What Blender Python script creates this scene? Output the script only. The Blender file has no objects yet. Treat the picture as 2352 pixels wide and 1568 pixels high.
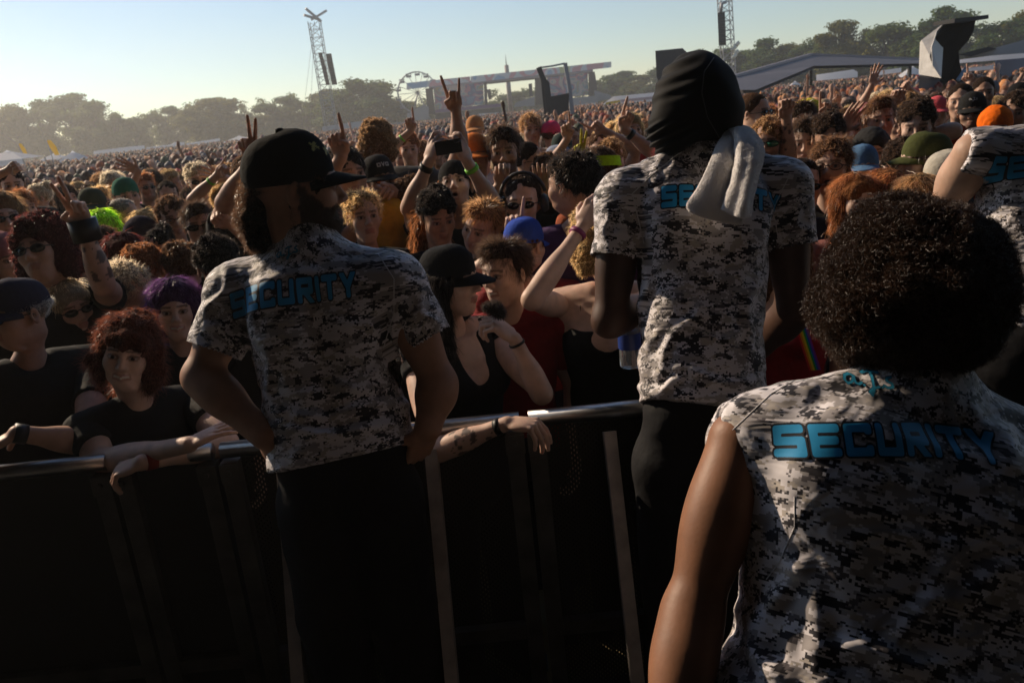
PARTS = 'GBCFH'
import bpy, math, random, numpy as np
from mathutils import Vector, Matrix
from mathutils.bvhtree import BVHTree
S = bpy.context.scene
D = bpy.data
# ------------------------------------------------------------------ camera
FPX, PITCH, ROLL, CAMZ = 1829.0, math.radians(16.2), math.radians(-5.8), 1.9   # measured on a 2352 px wide view
cam = D.objects.new('camera', D.cameras.new('camera'))
S.collection.objects.link(cam); S.camera = cam
cam.location = (0, 0, CAMZ)
RX = Matrix.Rotation(math.pi/2-PITCH, 3, 'X'); RZ = Matrix.Rotation(ROLL, 3, 'Z')
cam.rotation_euler = (RX @ RZ).to_euler()
cam.data.sensor_width = 36; cam.data.lens = 36*FPX/2352
cam.data.clip_start = .05; cam.data.clip_end = 3000
cam.data.dof.use_dof = True; cam.data.dof.focus_distance = 1.7; cam.data.dof.aperture_fstop = 9.5
# ------------------------------------------------------------------ sky and sun
SUN_AZ, SUN_EL = math.radians(-51), math.radians(29)     # azimuth from +Y towards +X
w = D.worlds.new('World'); S.world = w; w.use_nodes = True
nt = w.node_tree; sky = nt.nodes.new('ShaderNodeTexSky'); sky.sky_type = 'NISHITA'; sky.sun_disc = False
sky.sun_elevation = SUN_EL; sky.sun_rotation = SUN_AZ; sky.dust_density = .12; sky.ozone_density = 1.8; sky.air_density = 1.0; sky.altitude = 100
bg = nt.nodes['Background']; bg.inputs['Strength'].default_value = .112
nt.links.new(sky.outputs[0], bg.inputs[0])
sun = D.objects.new('sun', D.lights.new('sun', 'SUN')); S.collection.objects.link(sun)
sun.data.energy = 5.0; sun.data.angle = math.radians(.55); sun.data.color = (1, .80, .58)
sd = Vector((math.sin(SUN_AZ)*math.cos(SUN_EL), math.cos(SUN_AZ)*math.cos(SUN_EL), math.sin(SUN_EL)))
sun.rotation_euler = sd.to_track_quat('Z', 'Y').to_euler()
S.view_settings.view_transform = 'Standard'; S.view_settings.look = 'None'
S.view_settings.exposure = .0; S.view_settings.gamma = 1; S.view_settings.use_curve_mapping = False
S.render.engine = 'CYCLES'
S.cycles.max_bounces = 5; S.cycles.diffuse_bounces = 2; S.cycles.glossy_bounces = 2; S.cycles.transparent_max_bounces = 12; S.cycles.volume_bounces = 0

MC = np.array(RX @ RZ, dtype=float); MC.setflags(write=False)
def at(dx, dy, Z):
    """world point at depth Z (metres along the view axis) of a point measured on the photograph"""
    return np.array([0, 0, CAMZ]) + MC @ np.array([(dx-1176)/FPX*Z, -(dy-784)/FPX*Z, -Z])
def atY(dx, dy, Y):
    d = at(dx, dy, 1.) - np.array([0, 0, CAMZ]); return np.array([0, 0, CAMZ]) + d*(Y/d[1])
rng = np.random.default_rng(7); random.seed(7)

# ------------------------------------------------------------------ tagging, meshes
def tag(o, label=None, cat=None, group=None, kind=None):
    if label: o['label'] = label
    if cat: o['category'] = cat
    if group: o['group'] = group
    if kind: o['kind'] = kind
    return o
def link(o, parent=None):
    S.collection.objects.link(o)
    if parent is not None: o.parent = parent
    return o
def empty(name, loc=(0, 0, 0), rz=0, **k):
    o = D.objects.new(name, None); o.location = loc; o.rotation_euler = (0, 0, rz); o.empty_display_size = .1
    return tag(link(o), **k)
class MB:
    """collects vertex / face arrays"""
    def __init__(s): s.V = []; s.F = []; s.M = []; s.n = 0; s.C = []
    def add(s, V, F, m=0, col=None):
        V = np.asarray(V, float).reshape(-1, 3); s.V.append(V)
        if not isinstance(F, np.ndarray): F = [F] if (len(F) and np.isscalar(F[0])) else F
        Fa = [np.asarray(F)] if isinstance(F, np.ndarray) else None
        if Fa is None:
            by = {}
            for f in F: by.setdefault(len(f), []).append(f)
            Fa = [np.asarray(x) for x in by.values()]
        for f in Fa:
            s.F.append(f+s.n); s.M.append(np.full(len(f), m) if np.isscalar(m) else np.asarray(m))
        s.C.append(np.zeros((len(V), 4)) if col is None else (np.tile(np.asarray(col, float), (len(V), 1)) if np.ndim(col) == 1 else col))
        s.n += len(V); return s
    def box(s, c, h, R=None, m=0, col=None):
        P = np.array([[x, y, z] for x in (-1, 1) for y in (-1, 1) for z in (-1, 1)])*np.asarray(h)
        if R is not None: P = P @ np.asarray(R).T
        F = np.array([[0, 1, 3, 2], [4, 6, 7, 5], [0, 4, 5, 1], [2, 3, 7, 6], [0, 2, 6, 4], [1, 5, 7, 3]])
        return s.add(P+np.asarray(c), F, m, col)
    def bar(s, a, b, wx, wy=None, m=0, up=(0, 0, 1), col=None):
        a = np.asarray(a, float); b = np.asarray(b, float); d = b-a; L = np.linalg.norm(d); R = frame(d, up)
        return s.box((a+b)/2, (wx/2, (wy or wx)/2, L/2), R, m, col)
    def tube(s, pts, rad, n=8, m=0, cap=True, col=None):
        pts = np.asarray(pts, float); k = len(pts); rad = np.broadcast_to(rad, (k,)) if np.ndim(rad) else np.full(k, rad)
        V = []; up = np.array([.013, .021, 1.])
        for i in range(k):
            t = pts[min(i+1, k-1)]-pts[max(i-1, 0)]; R = frame(t, up); up = R[:, 1]
            a = np.linspace(0, 2*np.pi, n, endpoint=False)
            V.append(pts[i]+rad[i]*(np.outer(np.cos(a), R[:, 0])+np.outer(np.sin(a), R[:, 1])))
        F = [[i*n+j, i*n+(j+1) % n, (i+1)*n+(j+1) % n, (i+1)*n+j] for i in range(k-1) for j in range(n)]
        if cap: F += [list(range(n))[::-1], list(range((k-1)*n, k*n))]
        return s.add(np.concatenate(V), F, m, col)
    def build(s, name, mats, parent=None, loc=None, smooth=True, cols=None, uv=None):
        V = np.concatenate(s.V); off = np.zeros(3) if loc is None else np.asarray(loc, float)
        me = D.meshes.new(name); me.vertices.add(len(V)); me.vertices.foreach_set('co', (V-off).astype('f4').ravel())
        sizes = np.concatenate([np.full(len(f), f.shape[1]) for f in s.F]); loops = np.concatenate([f.ravel() for f in s.F])
        me.loops.add(len(loops)); me.loops.foreach_set('vertex_index', loops.astype('i4'))
        st = np.concatenate([[0], np.cumsum(sizes)[:-1]])
        me.polygons.add(len(sizes)); me.polygons.foreach_set('loop_start', st.astype('i4'))
        me.polygons.foreach_set('material_index', np.concatenate(s.M).astype('i4'))
        me.polygons.foreach_set('use_smooth', np.full(len(sizes), bool(smooth)))
        for m in (mats if isinstance(mats, (list, tuple)) else [mats]): me.materials.append(m)
        C = np.concatenate(s.C)
        if True:
            ca = me.color_attributes.new('pig', 'FLOAT_COLOR', 'POINT'); ca.data.foreach_set('color', C.astype('f4').ravel())
        if uv is not None:
            u = me.uv_layers.new(name='UVMap'); u.data.foreach_set('uv', uv.astype('f4').ravel())
        me.update(); me.validate()
        o = D.objects.new(name, me); link(o, parent)
        if loc is not None and parent is None: o.location = loc
        return o
def frame(d, up=(0, 0, 1)):
    z = np.asarray(d, float); z = z/np.linalg.norm(z); up = np.asarray(up, float)
    x = np.cross(up, z)
    if np.linalg.norm(x) < 1e-4: x = np.cross([0, 1, 0], z)
    x /= np.linalg.norm(x); return np.stack([x, np.cross(z, x), z], 1)
def rot(axis, a): return np.array(Matrix.Rotation(a, 3, axis))
def copy_tree(o, parent=None):
    c = o.copy(); S.collection.objects.link(c); c.parent = parent
    for ch in o.children: copy_tree(ch, c)
    return c
# ------------------------------------------------------------------ noise
def _h(i, j, k, s):
    n = (i*73856093) ^ (j*19349663) ^ (k*83492791) ^ (s*2654435761); n = (n ^ (n >> 13))*1274126177; n = n ^ (n >> 16)
    return (n & 0xffff)/32767.5-1
def vnoise(P, s=0):
    P = np.asarray(P); I = np.floor(P).astype(np.int64); f = P-I; f = f*f*(3-2*f); r = 0
    for a in (0, 1):
        for b in (0, 1):
            for c in (0, 1):
                w_ = (f[:, 0] if a else 1-f[:, 0])*(f[:, 1] if b else 1-f[:, 1])*(f[:, 2] if c else 1-f[:, 2])
                r = r+w_*_h(I[:, 0]+a, I[:, 1]+b, I[:, 2]+c, s)
    return r
def fbm(P, o=3, s=0):
    r = 0; a = 1
    for i in range(o): r = r+a*vnoise(P*(2**i), s+i); a *= .5
    return r
# ------------------------------------------------------------------ signed-distance modelling
class Field:
    def __init__(s, lo, hi, h):
        s.h = h; s.lo = np.asarray(lo, float)-2*h; n = np.ceil((np.asarray(hi)-s.lo)/h).astype(int)+3
        s.n = n; s.f = np.full(n, 1., 'f4'); s.ax = [(s.lo[i]+h*np.arange(n[i])).astype('f4') for i in range(3)]
    def sl(s, lo, hi, pad):
        a = [max(0, int((lo[i]-pad-s.lo[i])/s.h)) for i in range(3)]
        b = [min(s.n[i], int((hi[i]+pad-s.lo[i])/s.h)+2) for i in range(3)]
        if any(b[i] <= a[i] for i in range(3)): return None, None
        q = tuple(slice(a[i], b[i]) for i in range(3))
        X = s.ax[0][q[0]][:, None, None]; Y = s.ax[1][q[1]][None, :, None]; Z = s.ax[2][q[2]][None, None, :]
        return q, (X, Y, Z)
    def comb(s, q, d, k, cut=False):
        a = s.f[q]
        if cut:
            h = np.clip(.5-.5*(a+d)/k, 0, 1); s.f[q] = a*(1-h)+(-d)*h+k*h*(1-h)
        else:
            h = np.clip(.5+.5*(a-d)/k, 0, 1); s.f[q] = a*(1-h)+d*h-k*h*(1-h)
    def cone(s, a, b, r1, r2=None, k=.01, cut=False):
        a = np.asarray(a, float); b = np.asarray(b, float); r2 = r1 if r2 is None else r2; R = max(r1, r2)
        q, G = s.sl(np.minimum(a, b)-R, np.maximum(a, b)+R, k+3*s.h)
        if q is None: return s
        ab = b-a; L = max(float(ab@ab), 1e-12)
        t = np.clip(((G[0]-a[0])*ab[0]+(G[1]-a[1])*ab[1]+(G[2]-a[2])*ab[2])/L, 0, 1)
        d = np.sqrt((G[0]-a[0]-t*ab[0])**2+(G[1]-a[1]-t*ab[1])**2+(G[2]-a[2]-t*ab[2])**2)-(r1+(r2-r1)*t)
        s.comb(q, d, k, cut); return s
    def chain(s, pts, rs, k=.01):
        for i in range(len(pts)-1): s.cone(pts[i], pts[i+1], rs[i], rs[i+1], k)
        return s
    def ell(s, c, r, R=None, k=.01, cut=False):
        c = np.asarray(c, float); r = np.asarray(r, float); m = r.max() if R is not None else r
        q, G = s.sl(c-m, c+m, k+3*s.h)
        if q is None: return s
        P = [G[i]-c[i] for i in range(3)]
        if R is not None: P = [R[0, i]*P[0]+R[1, i]*P[1]+R[2, i]*P[2] for i in range(3)]
        k0 = np.sqrt((P[0]/r[0])**2+(P[1]/r[1])**2+(P[2]/r[2])**2)+1e-6
        k1 = np.sqrt((P[0]/r[0]**2)**2+(P[1]/r[1]**2)**2+(P[2]/r[2]**2)**2)+1e-6
        s.comb(q, k0*(k0-1)/k1, k, cut); return s
    def stack(s, o, R, t, cx, cy, rx, ry, k=.02, pw=2.3):
        """body of elliptical sections; t = heights along local z of frame R at o"""
        o = np.asarray(o, float); t = np.asarray(t, float); m = max(max(rx), max(ry))+.03
        e0 = o+R[:, 2]*t[0]; e1 = o+R[:, 2]*t[-1]
        q, G = s.sl(np.minimum(e0, e1)-m, np.maximum(e0, e1)+m, k+3*s.h)
        P = [G[i]-o[i] for i in range(3)]
        x, y, z = [R[0, i]*P[0]+R[1, i]*P[1]+R[2, i]*P[2] for i in range(3)]
        zc = np.clip(z, t[0], t[-1]); I = lambda v: np.interp(zc, t, v).astype('f4')
        X, Y = I(rx), I(ry); u = np.abs((x-I(cx))/X); v = np.abs((y-I(cy))/Y)
        d = ((u**pw+v**pw)**(1/pw)-1)*np.minimum(X, Y)
        s.comb(q, np.maximum(d, np.maximum(t[0]-z, z-t[-1])), k); return s
    def plane(s, p, n, k=.003):
        """remove everything on the side n of the plane"""
        n = np.asarray(n, float)/np.linalg.norm(n); q = (slice(None),)*3
        d = (s.ax[0][:, None, None]-p[0])*n[0]+(s.ax[1][None, :, None]-p[1])*n[1]+(s.ax[2][None, None, :]-p[2])*n[2]
        s.f = np.maximum(s.f, d.astype('f4')); return s
    def mesh(s):
        f = s.f; ins = f < 0; n = s.n
        c8 = [ins[a:n[0]-1+a, b:n[1]-1+b, c:n[2]-1+c] for a in (0, 1) for b in (0, 1) for c in (0, 1)]
        cnt = sum(x.astype('i1') for x in c8); act = (cnt > 0) & (cnt < 8)
        I = np.argwhere(act); idx = np.full(act.shape, -1, 'i4'); idx[act] = np.arange(len(I))
        acc = np.zeros((len(I), 3)); num = np.zeros(len(I))
        offs = [(a, b, c) for a in (0, 1) for b in (0, 1) for c in (0, 1)]
        for a in offs:
            for ax in range(3):
                if a[ax]: continue
                b = list(a); b[ax] = 1
                fa = f[I[:, 0]+a[0], I[:, 1]+a[1], I[:, 2]+a[2]]; fb = f[I[:, 0]+b[0], I[:, 1]+b[1], I[:, 2]+b[2]]
                m = (fa < 0) != (fb < 0); t = np.where(m, fa/np.where(m, fa-fb, 1), 0)
                p = np.tile(np.array(a, float), (len(I), 1)); p[:, ax] += t
                acc += p*m[:, None]; num += m
        V = s.lo+s.h*(I+acc/num[:, None]); Q = []
        for ax in range(3):
            a, b = [i for i in range(3) if i != ax]
            s0 = [slice(1, n[i]-1) for i in range(3)]; s0[ax] = slice(0, n[ax]-1); s1 = list(s0); s1[ax] = slice(1, n[ax])
            A = ins[tuple(s0)]; B = ins[tuple(s1)]; E = np.argwhere(A != B)
            if not len(E): continue
            flip = A[tuple(E.T)]; E = E+np.array([1 if i != ax else 0 for i in range(3)])
            da = np.zeros(3, int); da[a] = 1; db = np.zeros(3, int); db[b] = 1
            g = lambda o: idx[tuple((E+o).T)]
            q = np.stack([g(-da-db), g(-db), g(0*da), g(-da)], 1)
            if ax == 1: flip = ~flip
            q[~flip] = q[~flip][:, ::-1]; Q.append(q)
        Q = np.concatenate(Q); Q = Q[(Q >= 0).all(1)]
        return V, Q
def vnormals(V, Q):
    a = V[Q[:, 2]]-V[Q[:, 0]]; b = V[Q[:, 3 % Q.shape[1]]]-V[Q[:, 1]]; n = np.cross(a, b) if Q.shape[1] == 4 else np.cross(V[Q[:, 1]]-V[Q[:, 0]], V[Q[:, 2]]-V[Q[:, 0]])
    N = np.zeros_like(V)
    for i in range(Q.shape[1]): np.add.at(N, Q[:, i], n)
    return N/(np.linalg.norm(N, axis=1, keepdims=True)+1e-9)
# ------------------------------------------------------------------ materials
def mat(name, col=(.5, .5, .5), rough=.7, metal=0, bump=None, var=0, vs=30., pig=False, trans=0, spec=.5, sheen=0, emit=None, glow=0):
    m = D.materials.new(name); m.use_nodes = True; N = m.node_tree.nodes; L = m.node_tree.links; b = N['Principled BSDF']
    b.inputs['Base Color'].default_value = (*col, 1); b.inputs['Roughness'].default_value = rough; b.inputs['Metallic'].default_value = metal
    b.inputs['Specular IOR Level'].default_value = spec
    if sheen: b.inputs['Sheen Weight'].default_value = sheen
    src = None; tc = N.new('ShaderNodeTexCoord')
    if var:
        no = N.new('ShaderNodeTexNoise'); no.inputs['Scale'].default_value = vs; no.inputs['Detail'].default_value = 4; L.new(tc.outputs['Object'], no.inputs['Vector'])
        mr = N.new('ShaderNodeMapRange'); mr.inputs['From Min'].default_value = .3; mr.inputs['From Max'].default_value = .7
        mr.inputs['To Min'].default_value = 1-var; mr.inputs['To Max'].default_value = 1+var; L.new(no.outputs['Fac'], mr.inputs['Value'])
        vm = N.new('ShaderNodeVectorMath'); vm.operation = 'SCALE'; vm.inputs[0].default_value = col; L.new(mr.outputs[0], vm.inputs['Scale']); src = vm.outputs[0]
    if pig:
        at_ = N.new('ShaderNodeAttribute'); at_.attribute_name = 'pig'
        mx = N.new('ShaderNodeMix'); mx.data_type = 'RGBA'; mx.inputs['A'].default_value = (*col, 1)
        if src: L.new(src, mx.inputs['A'])
        L.new(at_.outputs['Alpha'], mx.inputs['Factor']); L.new(at_.outputs['Color'], mx.inputs['B']); src = mx.outputs['Result']
    if src: L.new(src, b.inputs['Base Color'])
    if bump:
        nb = N.new('ShaderNodeTexNoise'); nb.inputs['Scale'].default_value = bump[0]; nb.inputs['Detail'].default_value = 3; L.new(tc.outputs['Object'], nb.inputs['Vector'])
        bp = N.new('ShaderNodeBump'); bp.inputs['Strength'].default_value = bump[1]; bp.inputs['Distance'].default_value = bump[2] if len(bump) > 2 else .002
        L.new(nb.outputs['Fac'], bp.inputs['Height']); L.new(bp.outputs[0], b.inputs['Normal'])
    if trans:
        t = N.new('ShaderNodeBsdfTranslucent'); ms = N.new('ShaderNodeMixShader'); ms.inputs[0].default_value = trans
        if src and glow:
            gm_ = N.new('ShaderNodeVectorMath'); gm_.operation = 'MULTIPLY_ADD'; gm_.inputs[1].default_value = (glow,)*3; gm_.inputs[2].default_value = (.045, .026, .012); L.new(src, gm_.inputs[0]); L.new(gm_.outputs[0], t.inputs['Color'])
        elif src: L.new(src, t.inputs['Color'])
        else: t.inputs['Color'].default_value = (*col, 1)
        L.new(b.outputs[0], ms.inputs[1]); L.new(t.outputs[0], ms.inputs[2]); L.new(ms.outputs[0], N['Material Output'].inputs['Surface'])
    if emit:
        b.inputs['Emission Color'].default_value = (*emit[0], 1); b.inputs['Emission Strength'].default_value = emit[1]
    return m
_mc = {}
def M(kind, col):
    """cached simple material families"""
    key = (kind, tuple(col))
    if key not in _mc:
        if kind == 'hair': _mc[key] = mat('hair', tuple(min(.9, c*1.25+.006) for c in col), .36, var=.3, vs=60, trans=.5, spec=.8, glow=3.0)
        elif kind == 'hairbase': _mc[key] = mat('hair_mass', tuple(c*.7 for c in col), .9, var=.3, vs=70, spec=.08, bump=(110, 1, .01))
        elif kind == 'skin':
            m = mat('skin', col, .52, var=.16, vs=22, pig=True, bump=(170, .22, .0012), spec=.30)
            b = m.node_tree.nodes['Principled BSDF']; b.inputs['Subsurface Weight'].default_value = .12; b.inputs['Subsurface Radius'].default_value = (.012, .004, .002); b.inputs['Subsurface Scale'].default_value = 1
            _mc[key] = m
        elif kind == 'cloth': _mc[key] = mat('cloth', col, .85, var=.12, vs=40, bump=(35, .5, .008), spec=.2, pig=True)
        elif kind == 'cap': _mc[key] = mat('cap_cloth', col, .9, var=.10, vs=60, bump=(60, .5, .006), spec=.08, pig=True)
        elif kind == 'paint': _mc[key] = mat('paint', col, .5, var=.08, vs=8)
        elif kind == 'metal': _mc[key] = mat('metal', col, .32, 1, var=.12, vs=18, bump=(80, .2, .001))
        elif kind == 'lens': _mc[key] = mat('lens', col, .08, spec=.8)
    return _mc[key]
def camo_mat(name, cell, seed, dark=1.0):
    m = D.materials.new(name); m.use_nodes = True; N = m.node_tree.nodes; L = m.node_tree.links; b = N['Principled BSDF']
    b.inputs['Roughness'].default_value = .62; b.inputs['Specular IOR Level'].default_value = .35; b.inputs['Sheen Weight'].default_value = .15
    uv = N.new('ShaderNodeUVMap'); uv.uv_map = 'UVMap'
    sn = N.new('ShaderNodeVectorMath'); sn.operation = 'SNAP'; sn.inputs[1].default_value = (cell*1.15, cell, 1); L.new(uv.outputs[0], sn.inputs[0])
    def noise(sx, sy, off, det, ro=.6):
        mp = N.new('ShaderNodeMapping'); mp.inputs['Scale'].default_value = (sx, sy, 1); mp.inputs['Location'].default_value = (off+seed, off*1.7, seed)
        L.new(sn.outputs[0], mp.inputs[0]); n = N.new('ShaderNodeTexNoise'); n.inputs['Scale'].default_value = 1; n.inputs['Detail'].default_value = det
        n.inputs['Roughness'].default_value = ro; L.new(mp.outputs[0], n.inputs['Vector']); return n.outputs['Fac']
    def step(fac, thr):
        g = N.new('ShaderNodeMath'); g.operation = 'GREATER_THAN'; g.inputs[1].default_value = thr; L.new(fac, g.inputs[0]); return g.outputs[0]
    def mix(f, A, B):
        x = N.new('ShaderNodeMix'); x.data_type = 'RGBA'; L.new(f, x.inputs['Factor'])
        if isinstance(A, tuple): x.inputs['A'].default_value = (*A, 1)
        else: L.new(A, x.inputs['A'])
        x.inputs['B'].default_value = (*B, 1); return x.outputs['Result']
    c = mix(step(noise(28, 40, 3, 5, .62), .515), (.74, .70, .73), (.36, .33, .33))
    c = mix(step(noise(36, 52, 11, 5, .65), .58), c, (.46, .41, .37))
    c = mix(step(noise(29, 47, 23, 6, .74), .545), c, (.026, .023, .030))
    c = mix(step(noise(34, 46, 31, 5, .7), .60), c, (.12, .105, .115))
    L.new(c, b.inputs['Base Color'])
    tc = N.new('ShaderNodeTexCoord'); nb = N.new('ShaderNodeTexNoise'); nb.inputs['Scale'].default_value = 9; nb.inputs['Detail'].default_value = 2; nb.inputs['Distortion'].default_value = 1.2
    mp = N.new('ShaderNodeMapping'); mp.inputs['Scale'].default_value = (1, 1, 2.2); L.new(tc.outputs['Object'], mp.inputs[0]); L.new(mp.outputs[0], nb.inputs['Vector'])
    bp = N.new('ShaderNodeBump'); bp.inputs['Strength'].default_value = .6; bp.inputs['Distance'].default_value = .02; L.new(nb.outputs['Fac'], bp.inputs['Height']); L.new(bp.outputs[0], b.inputs['Normal'])
    return m
def print_mat(name, fill, edge, we, aniso=False):
    """lettering: attribute sdf < 0 fill, up to we outline, beyond cut away"""
    m = D.materials.new(name); m.use_nodes = True; N = m.node_tree.nodes; L = m.node_tree.links; b = N['Principled BSDF']
    b.inputs['Roughness'].default_value = .55
    a = N.new('ShaderNodeAttribute'); a.attribute_name = 'sdf'
    g = N.new('ShaderNodeMath'); g.operation = 'GREATER_THAN'; g.inputs[1].default_value = 0; L.new(a.outputs['Fac'], g.inputs[0])
    x = N.new('ShaderNodeMix'); x.data_type = 'RGBA'; x.inputs['A'].default_value = (*fill, 1); x.inputs['B'].default_value = (*edge, 1); L.new(g.outputs[0], x.inputs['Factor']); L.new(x.outputs['Result'], b.inputs['Base Color'])
    g2 = N.new('ShaderNodeMath'); g2.operation = 'LESS_THAN'; g2.inputs[1].default_value = we; L.new(a.outputs['Fac'], g2.inputs[0]); L.new(g2.outputs[0], b.inputs['Alpha'])
    return m
SKIN = [(.58, .36, .26), (.50, .30, .21), (.42, .24, .16), (.30, .16, .10), (.10, .055, .038), (.62, .42, .33), (.16, .085, .055)]
HAIRC = dict(black=(.012, .010, .010), dark=(.035, .02, .013), brown=(.10, .05, .025), light=(.26, .15, .07), blond=(.42, .30, .15), ginger=(.24, .095, .035),
             red=(.095, .025, .013), purple=(.075, .028, .11), neon=(.45, .80, .03), pale=(.48, .41, .30), grey=(.35, .33, .3), maroon=(.075, .012, .012), pink=(.8, .15, .35))
# ------------------------------------------------------------------ lettering
def box2(P, x0, y0, x1, y1, r=.05):
    cx, cy = (x0+x1)/2, (y0+y1)/2; hx, hy = abs(x1-x0)/2-r, abs(y1-y0)/2-r
    qx = np.abs(P[..., 0]-cx)-hx; qy = np.abs(P[..., 1]-cy)-hy
    return np.hypot(np.maximum(qx, 0), np.maximum(qy, 0))+np.minimum(np.maximum(qx, qy), 0)-r
def seg2(P, a, b, t):
    a = np.array(a); b = np.array(b); ab = b-a; q = P-a; h = np.clip((q@ab)/(ab@ab), 0, 1)
    return np.linalg.norm(q-h[..., None]*ab, axis=-1)-t/2
GL = {'S': '01 1 11|01 .5 01|0.5 1.5|1.5 1 0|10 00', }
def glyph(ch, P, w, t):
    """distance to a wide bold letter in the box 0..w x 0..1, stroke t"""
    H = lambda y, a=0, b=None: box2(P, a, y-t/2, w if b is None else b, y+t/2, t*.36)
    Vv = lambda x, a=0, b=1: box2(P, x-t/2, a, x+t/2, b, t*.36)
    tt = t/2; lo, hi = tt, 1-tt; m = .5
    R = {'S': [H(hi), Vv(tt, m-tt, 1), H(m), Vv(w-tt, 0, m+tt), H(lo)], 'E': [Vv(tt), H(hi), H(m, 0, w*.94), H(lo)], 'C': [Vv(tt), H(hi), H(lo), Vv(w-tt, .66, 1), Vv(w-tt, 0, .34)],
         'U': [Vv(tt), Vv(w-tt), H(lo)], 'R': [Vv(tt), H(hi), H(.47, 0, w*.97), Vv(w-tt*1.1, .47-tt*.8, 1), np.maximum(seg2(P, (w*.46, .42), (w-tt*.95, -.04), t*.95), -P[..., 1])], 'I': [Vv(w/2)], 'T': [H(hi), Vv(w/2)],
         'O': [Vv(tt), Vv(w-tt), H(hi), H(lo)], 'N': [Vv(tt), Vv(w-tt), seg2(P, (tt, 1-tt), (w-tt, tt), t)], 'A': [seg2(P, (tt, 0), (w/2, 1), t), seg2(P, (w-tt, 0), (w/2, 1), t), H(.3, .15, w-.15)],
         'W': [seg2(P, (tt, 1), (w*.3, tt), t), seg2(P, (w*.3, tt), (w/2, .8), t), seg2(P, (w/2, .8), (w*.7, tt), t), seg2(P, (w*.7, tt), (w-tt, 1), t)],
         'L': [Vv(tt), H(lo)], 'F': [Vv(tt), H(hi), H(m)], 'V': [seg2(P, (tt, 1), (w/2, tt), t), seg2(P, (w-tt, 1), (w/2, tt), t)],
         'Y': [np.maximum(seg2(P, (t*.45, 1), (w/2, .42), t*1.05), P[..., 1]-1), np.maximum(seg2(P, (w-t*.45, 1), (w/2, .42), t*1.05), P[..., 1]-1), Vv(w/2, 0, .5)]}.get(ch)
    r = R[0]
    for x in R[1:]: r = np.minimum(r, x)
    return r
def text_sdf(P, s, wl=1.0, t=.27, gap=.14):
    x = 0; r = np.full(P.shape[:-1], 9.)
    for ch in s:
        if ch == ' ': x += .5; continue
        w_ = (t if ch == 'I' else wl); r = np.minimum(r, glyph(ch, P-np.array([x, 0]), w_, t)); x += w_+gap
    return r, x-gap
def text_len(s, wl=1.0, t=.27, gap=.14): return sum(.5 if c == ' ' else (t if c == 'I' else wl)+gap for c in s)-gap
def script_sdf(P):
    """handwritten a.j.s. as in the collar print, unit height about 1"""
    L = [[(.75, .62), (.55, .72), (.30, .62), (.18, .40), (.30, .22), (.52, .32), (.70, .60), (.68, .30), (.82, .24), (.98, .34)],
         [(1.25, .85), (1.55, .98), (1.95, .95)], [(1.66, .92), (1.55, .5), (1.42, .0), (1.25, -.25), (1.16, -.10), (1.40, .10), (1.75, .22)],
         [(2.45, .80), (2.25, .72), (2.20, .58), (2.42, .45), (2.40, .28), (2.15, .22), (2.02, .32)], [(1.05, .22), (1.06, .22)], [(1.9, .22), (1.91, .22)], [(2.62, .24), (2.63, .24)]]
    r = np.full(P.shape[:-1], 9.)
    for l in L:
        for a, b in zip(l, l[1:]): r = np.minimum(r, seg2(P, a, b, .11))
    return r
def project_print(name, parent, bvh, c, right, up, fn, W_, H_, n, mat_, loc, off=.0015, bend=lambda u: 0*u, depth=.3):
    """drape a printed patch on a surface; c centre, right/up unit vectors, W_,H_ size, fn(P in 0..1 units) -> distance"""
    right = np.array(right, float); right /= np.linalg.norm(right); up = np.array(up, float); up -= right*(up@right); up /= np.linalg.norm(up)
    nz = np.cross(right, up); nu = int(n*W_/H_); us = np.linspace(0, 1, nu+1); vs = np.linspace(0, 1, n+1); V = []; ok = []
    for v in vs:
        for u in us:
            p = np.asarray(c)+right*(u-.5)*W_+up*((v-.5)*H_+bend(u))+nz*depth*.5
            hit = bvh.ray_cast(Vector(p), Vector(-nz), depth*1.6)
            if hit[0] is None: V.append(p); ok.append(False)
            else: V.append(np.array(hit[0])+np.array(hit[1])*off*(1 if np.array(hit[1])@nz > 0 else -1)); ok.append(True)
    V = np.array(V); ok = np.array(ok); U, VV = np.meshgrid(us, vs); P = np.stack([U.ravel()*W_/H_, VV.ravel()], -1)
    sd_ = fn(P); i = np.arange(n)[:, None]*(nu+1)+np.arange(nu)[None, :]; F = np.stack([i, i+1, i+nu+2, i+nu+1], -1).reshape(-1, 4)
    F = F[ok[F].all(1) & (sd_[F].min(1) < .12)]
    used = np.unique(F); mp = np.zeros(len(V), int); mp[used] = np.arange(len(used))
    b = MB(); b.add(V[used]-loc, mp[F]); o = b.build(name, mat_, parent)
    a = o.data.attributes.new('sdf', 'FLOAT', 'POINT'); a.data.foreach_set('value', sd_[used].astype('f4')); return o
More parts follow.
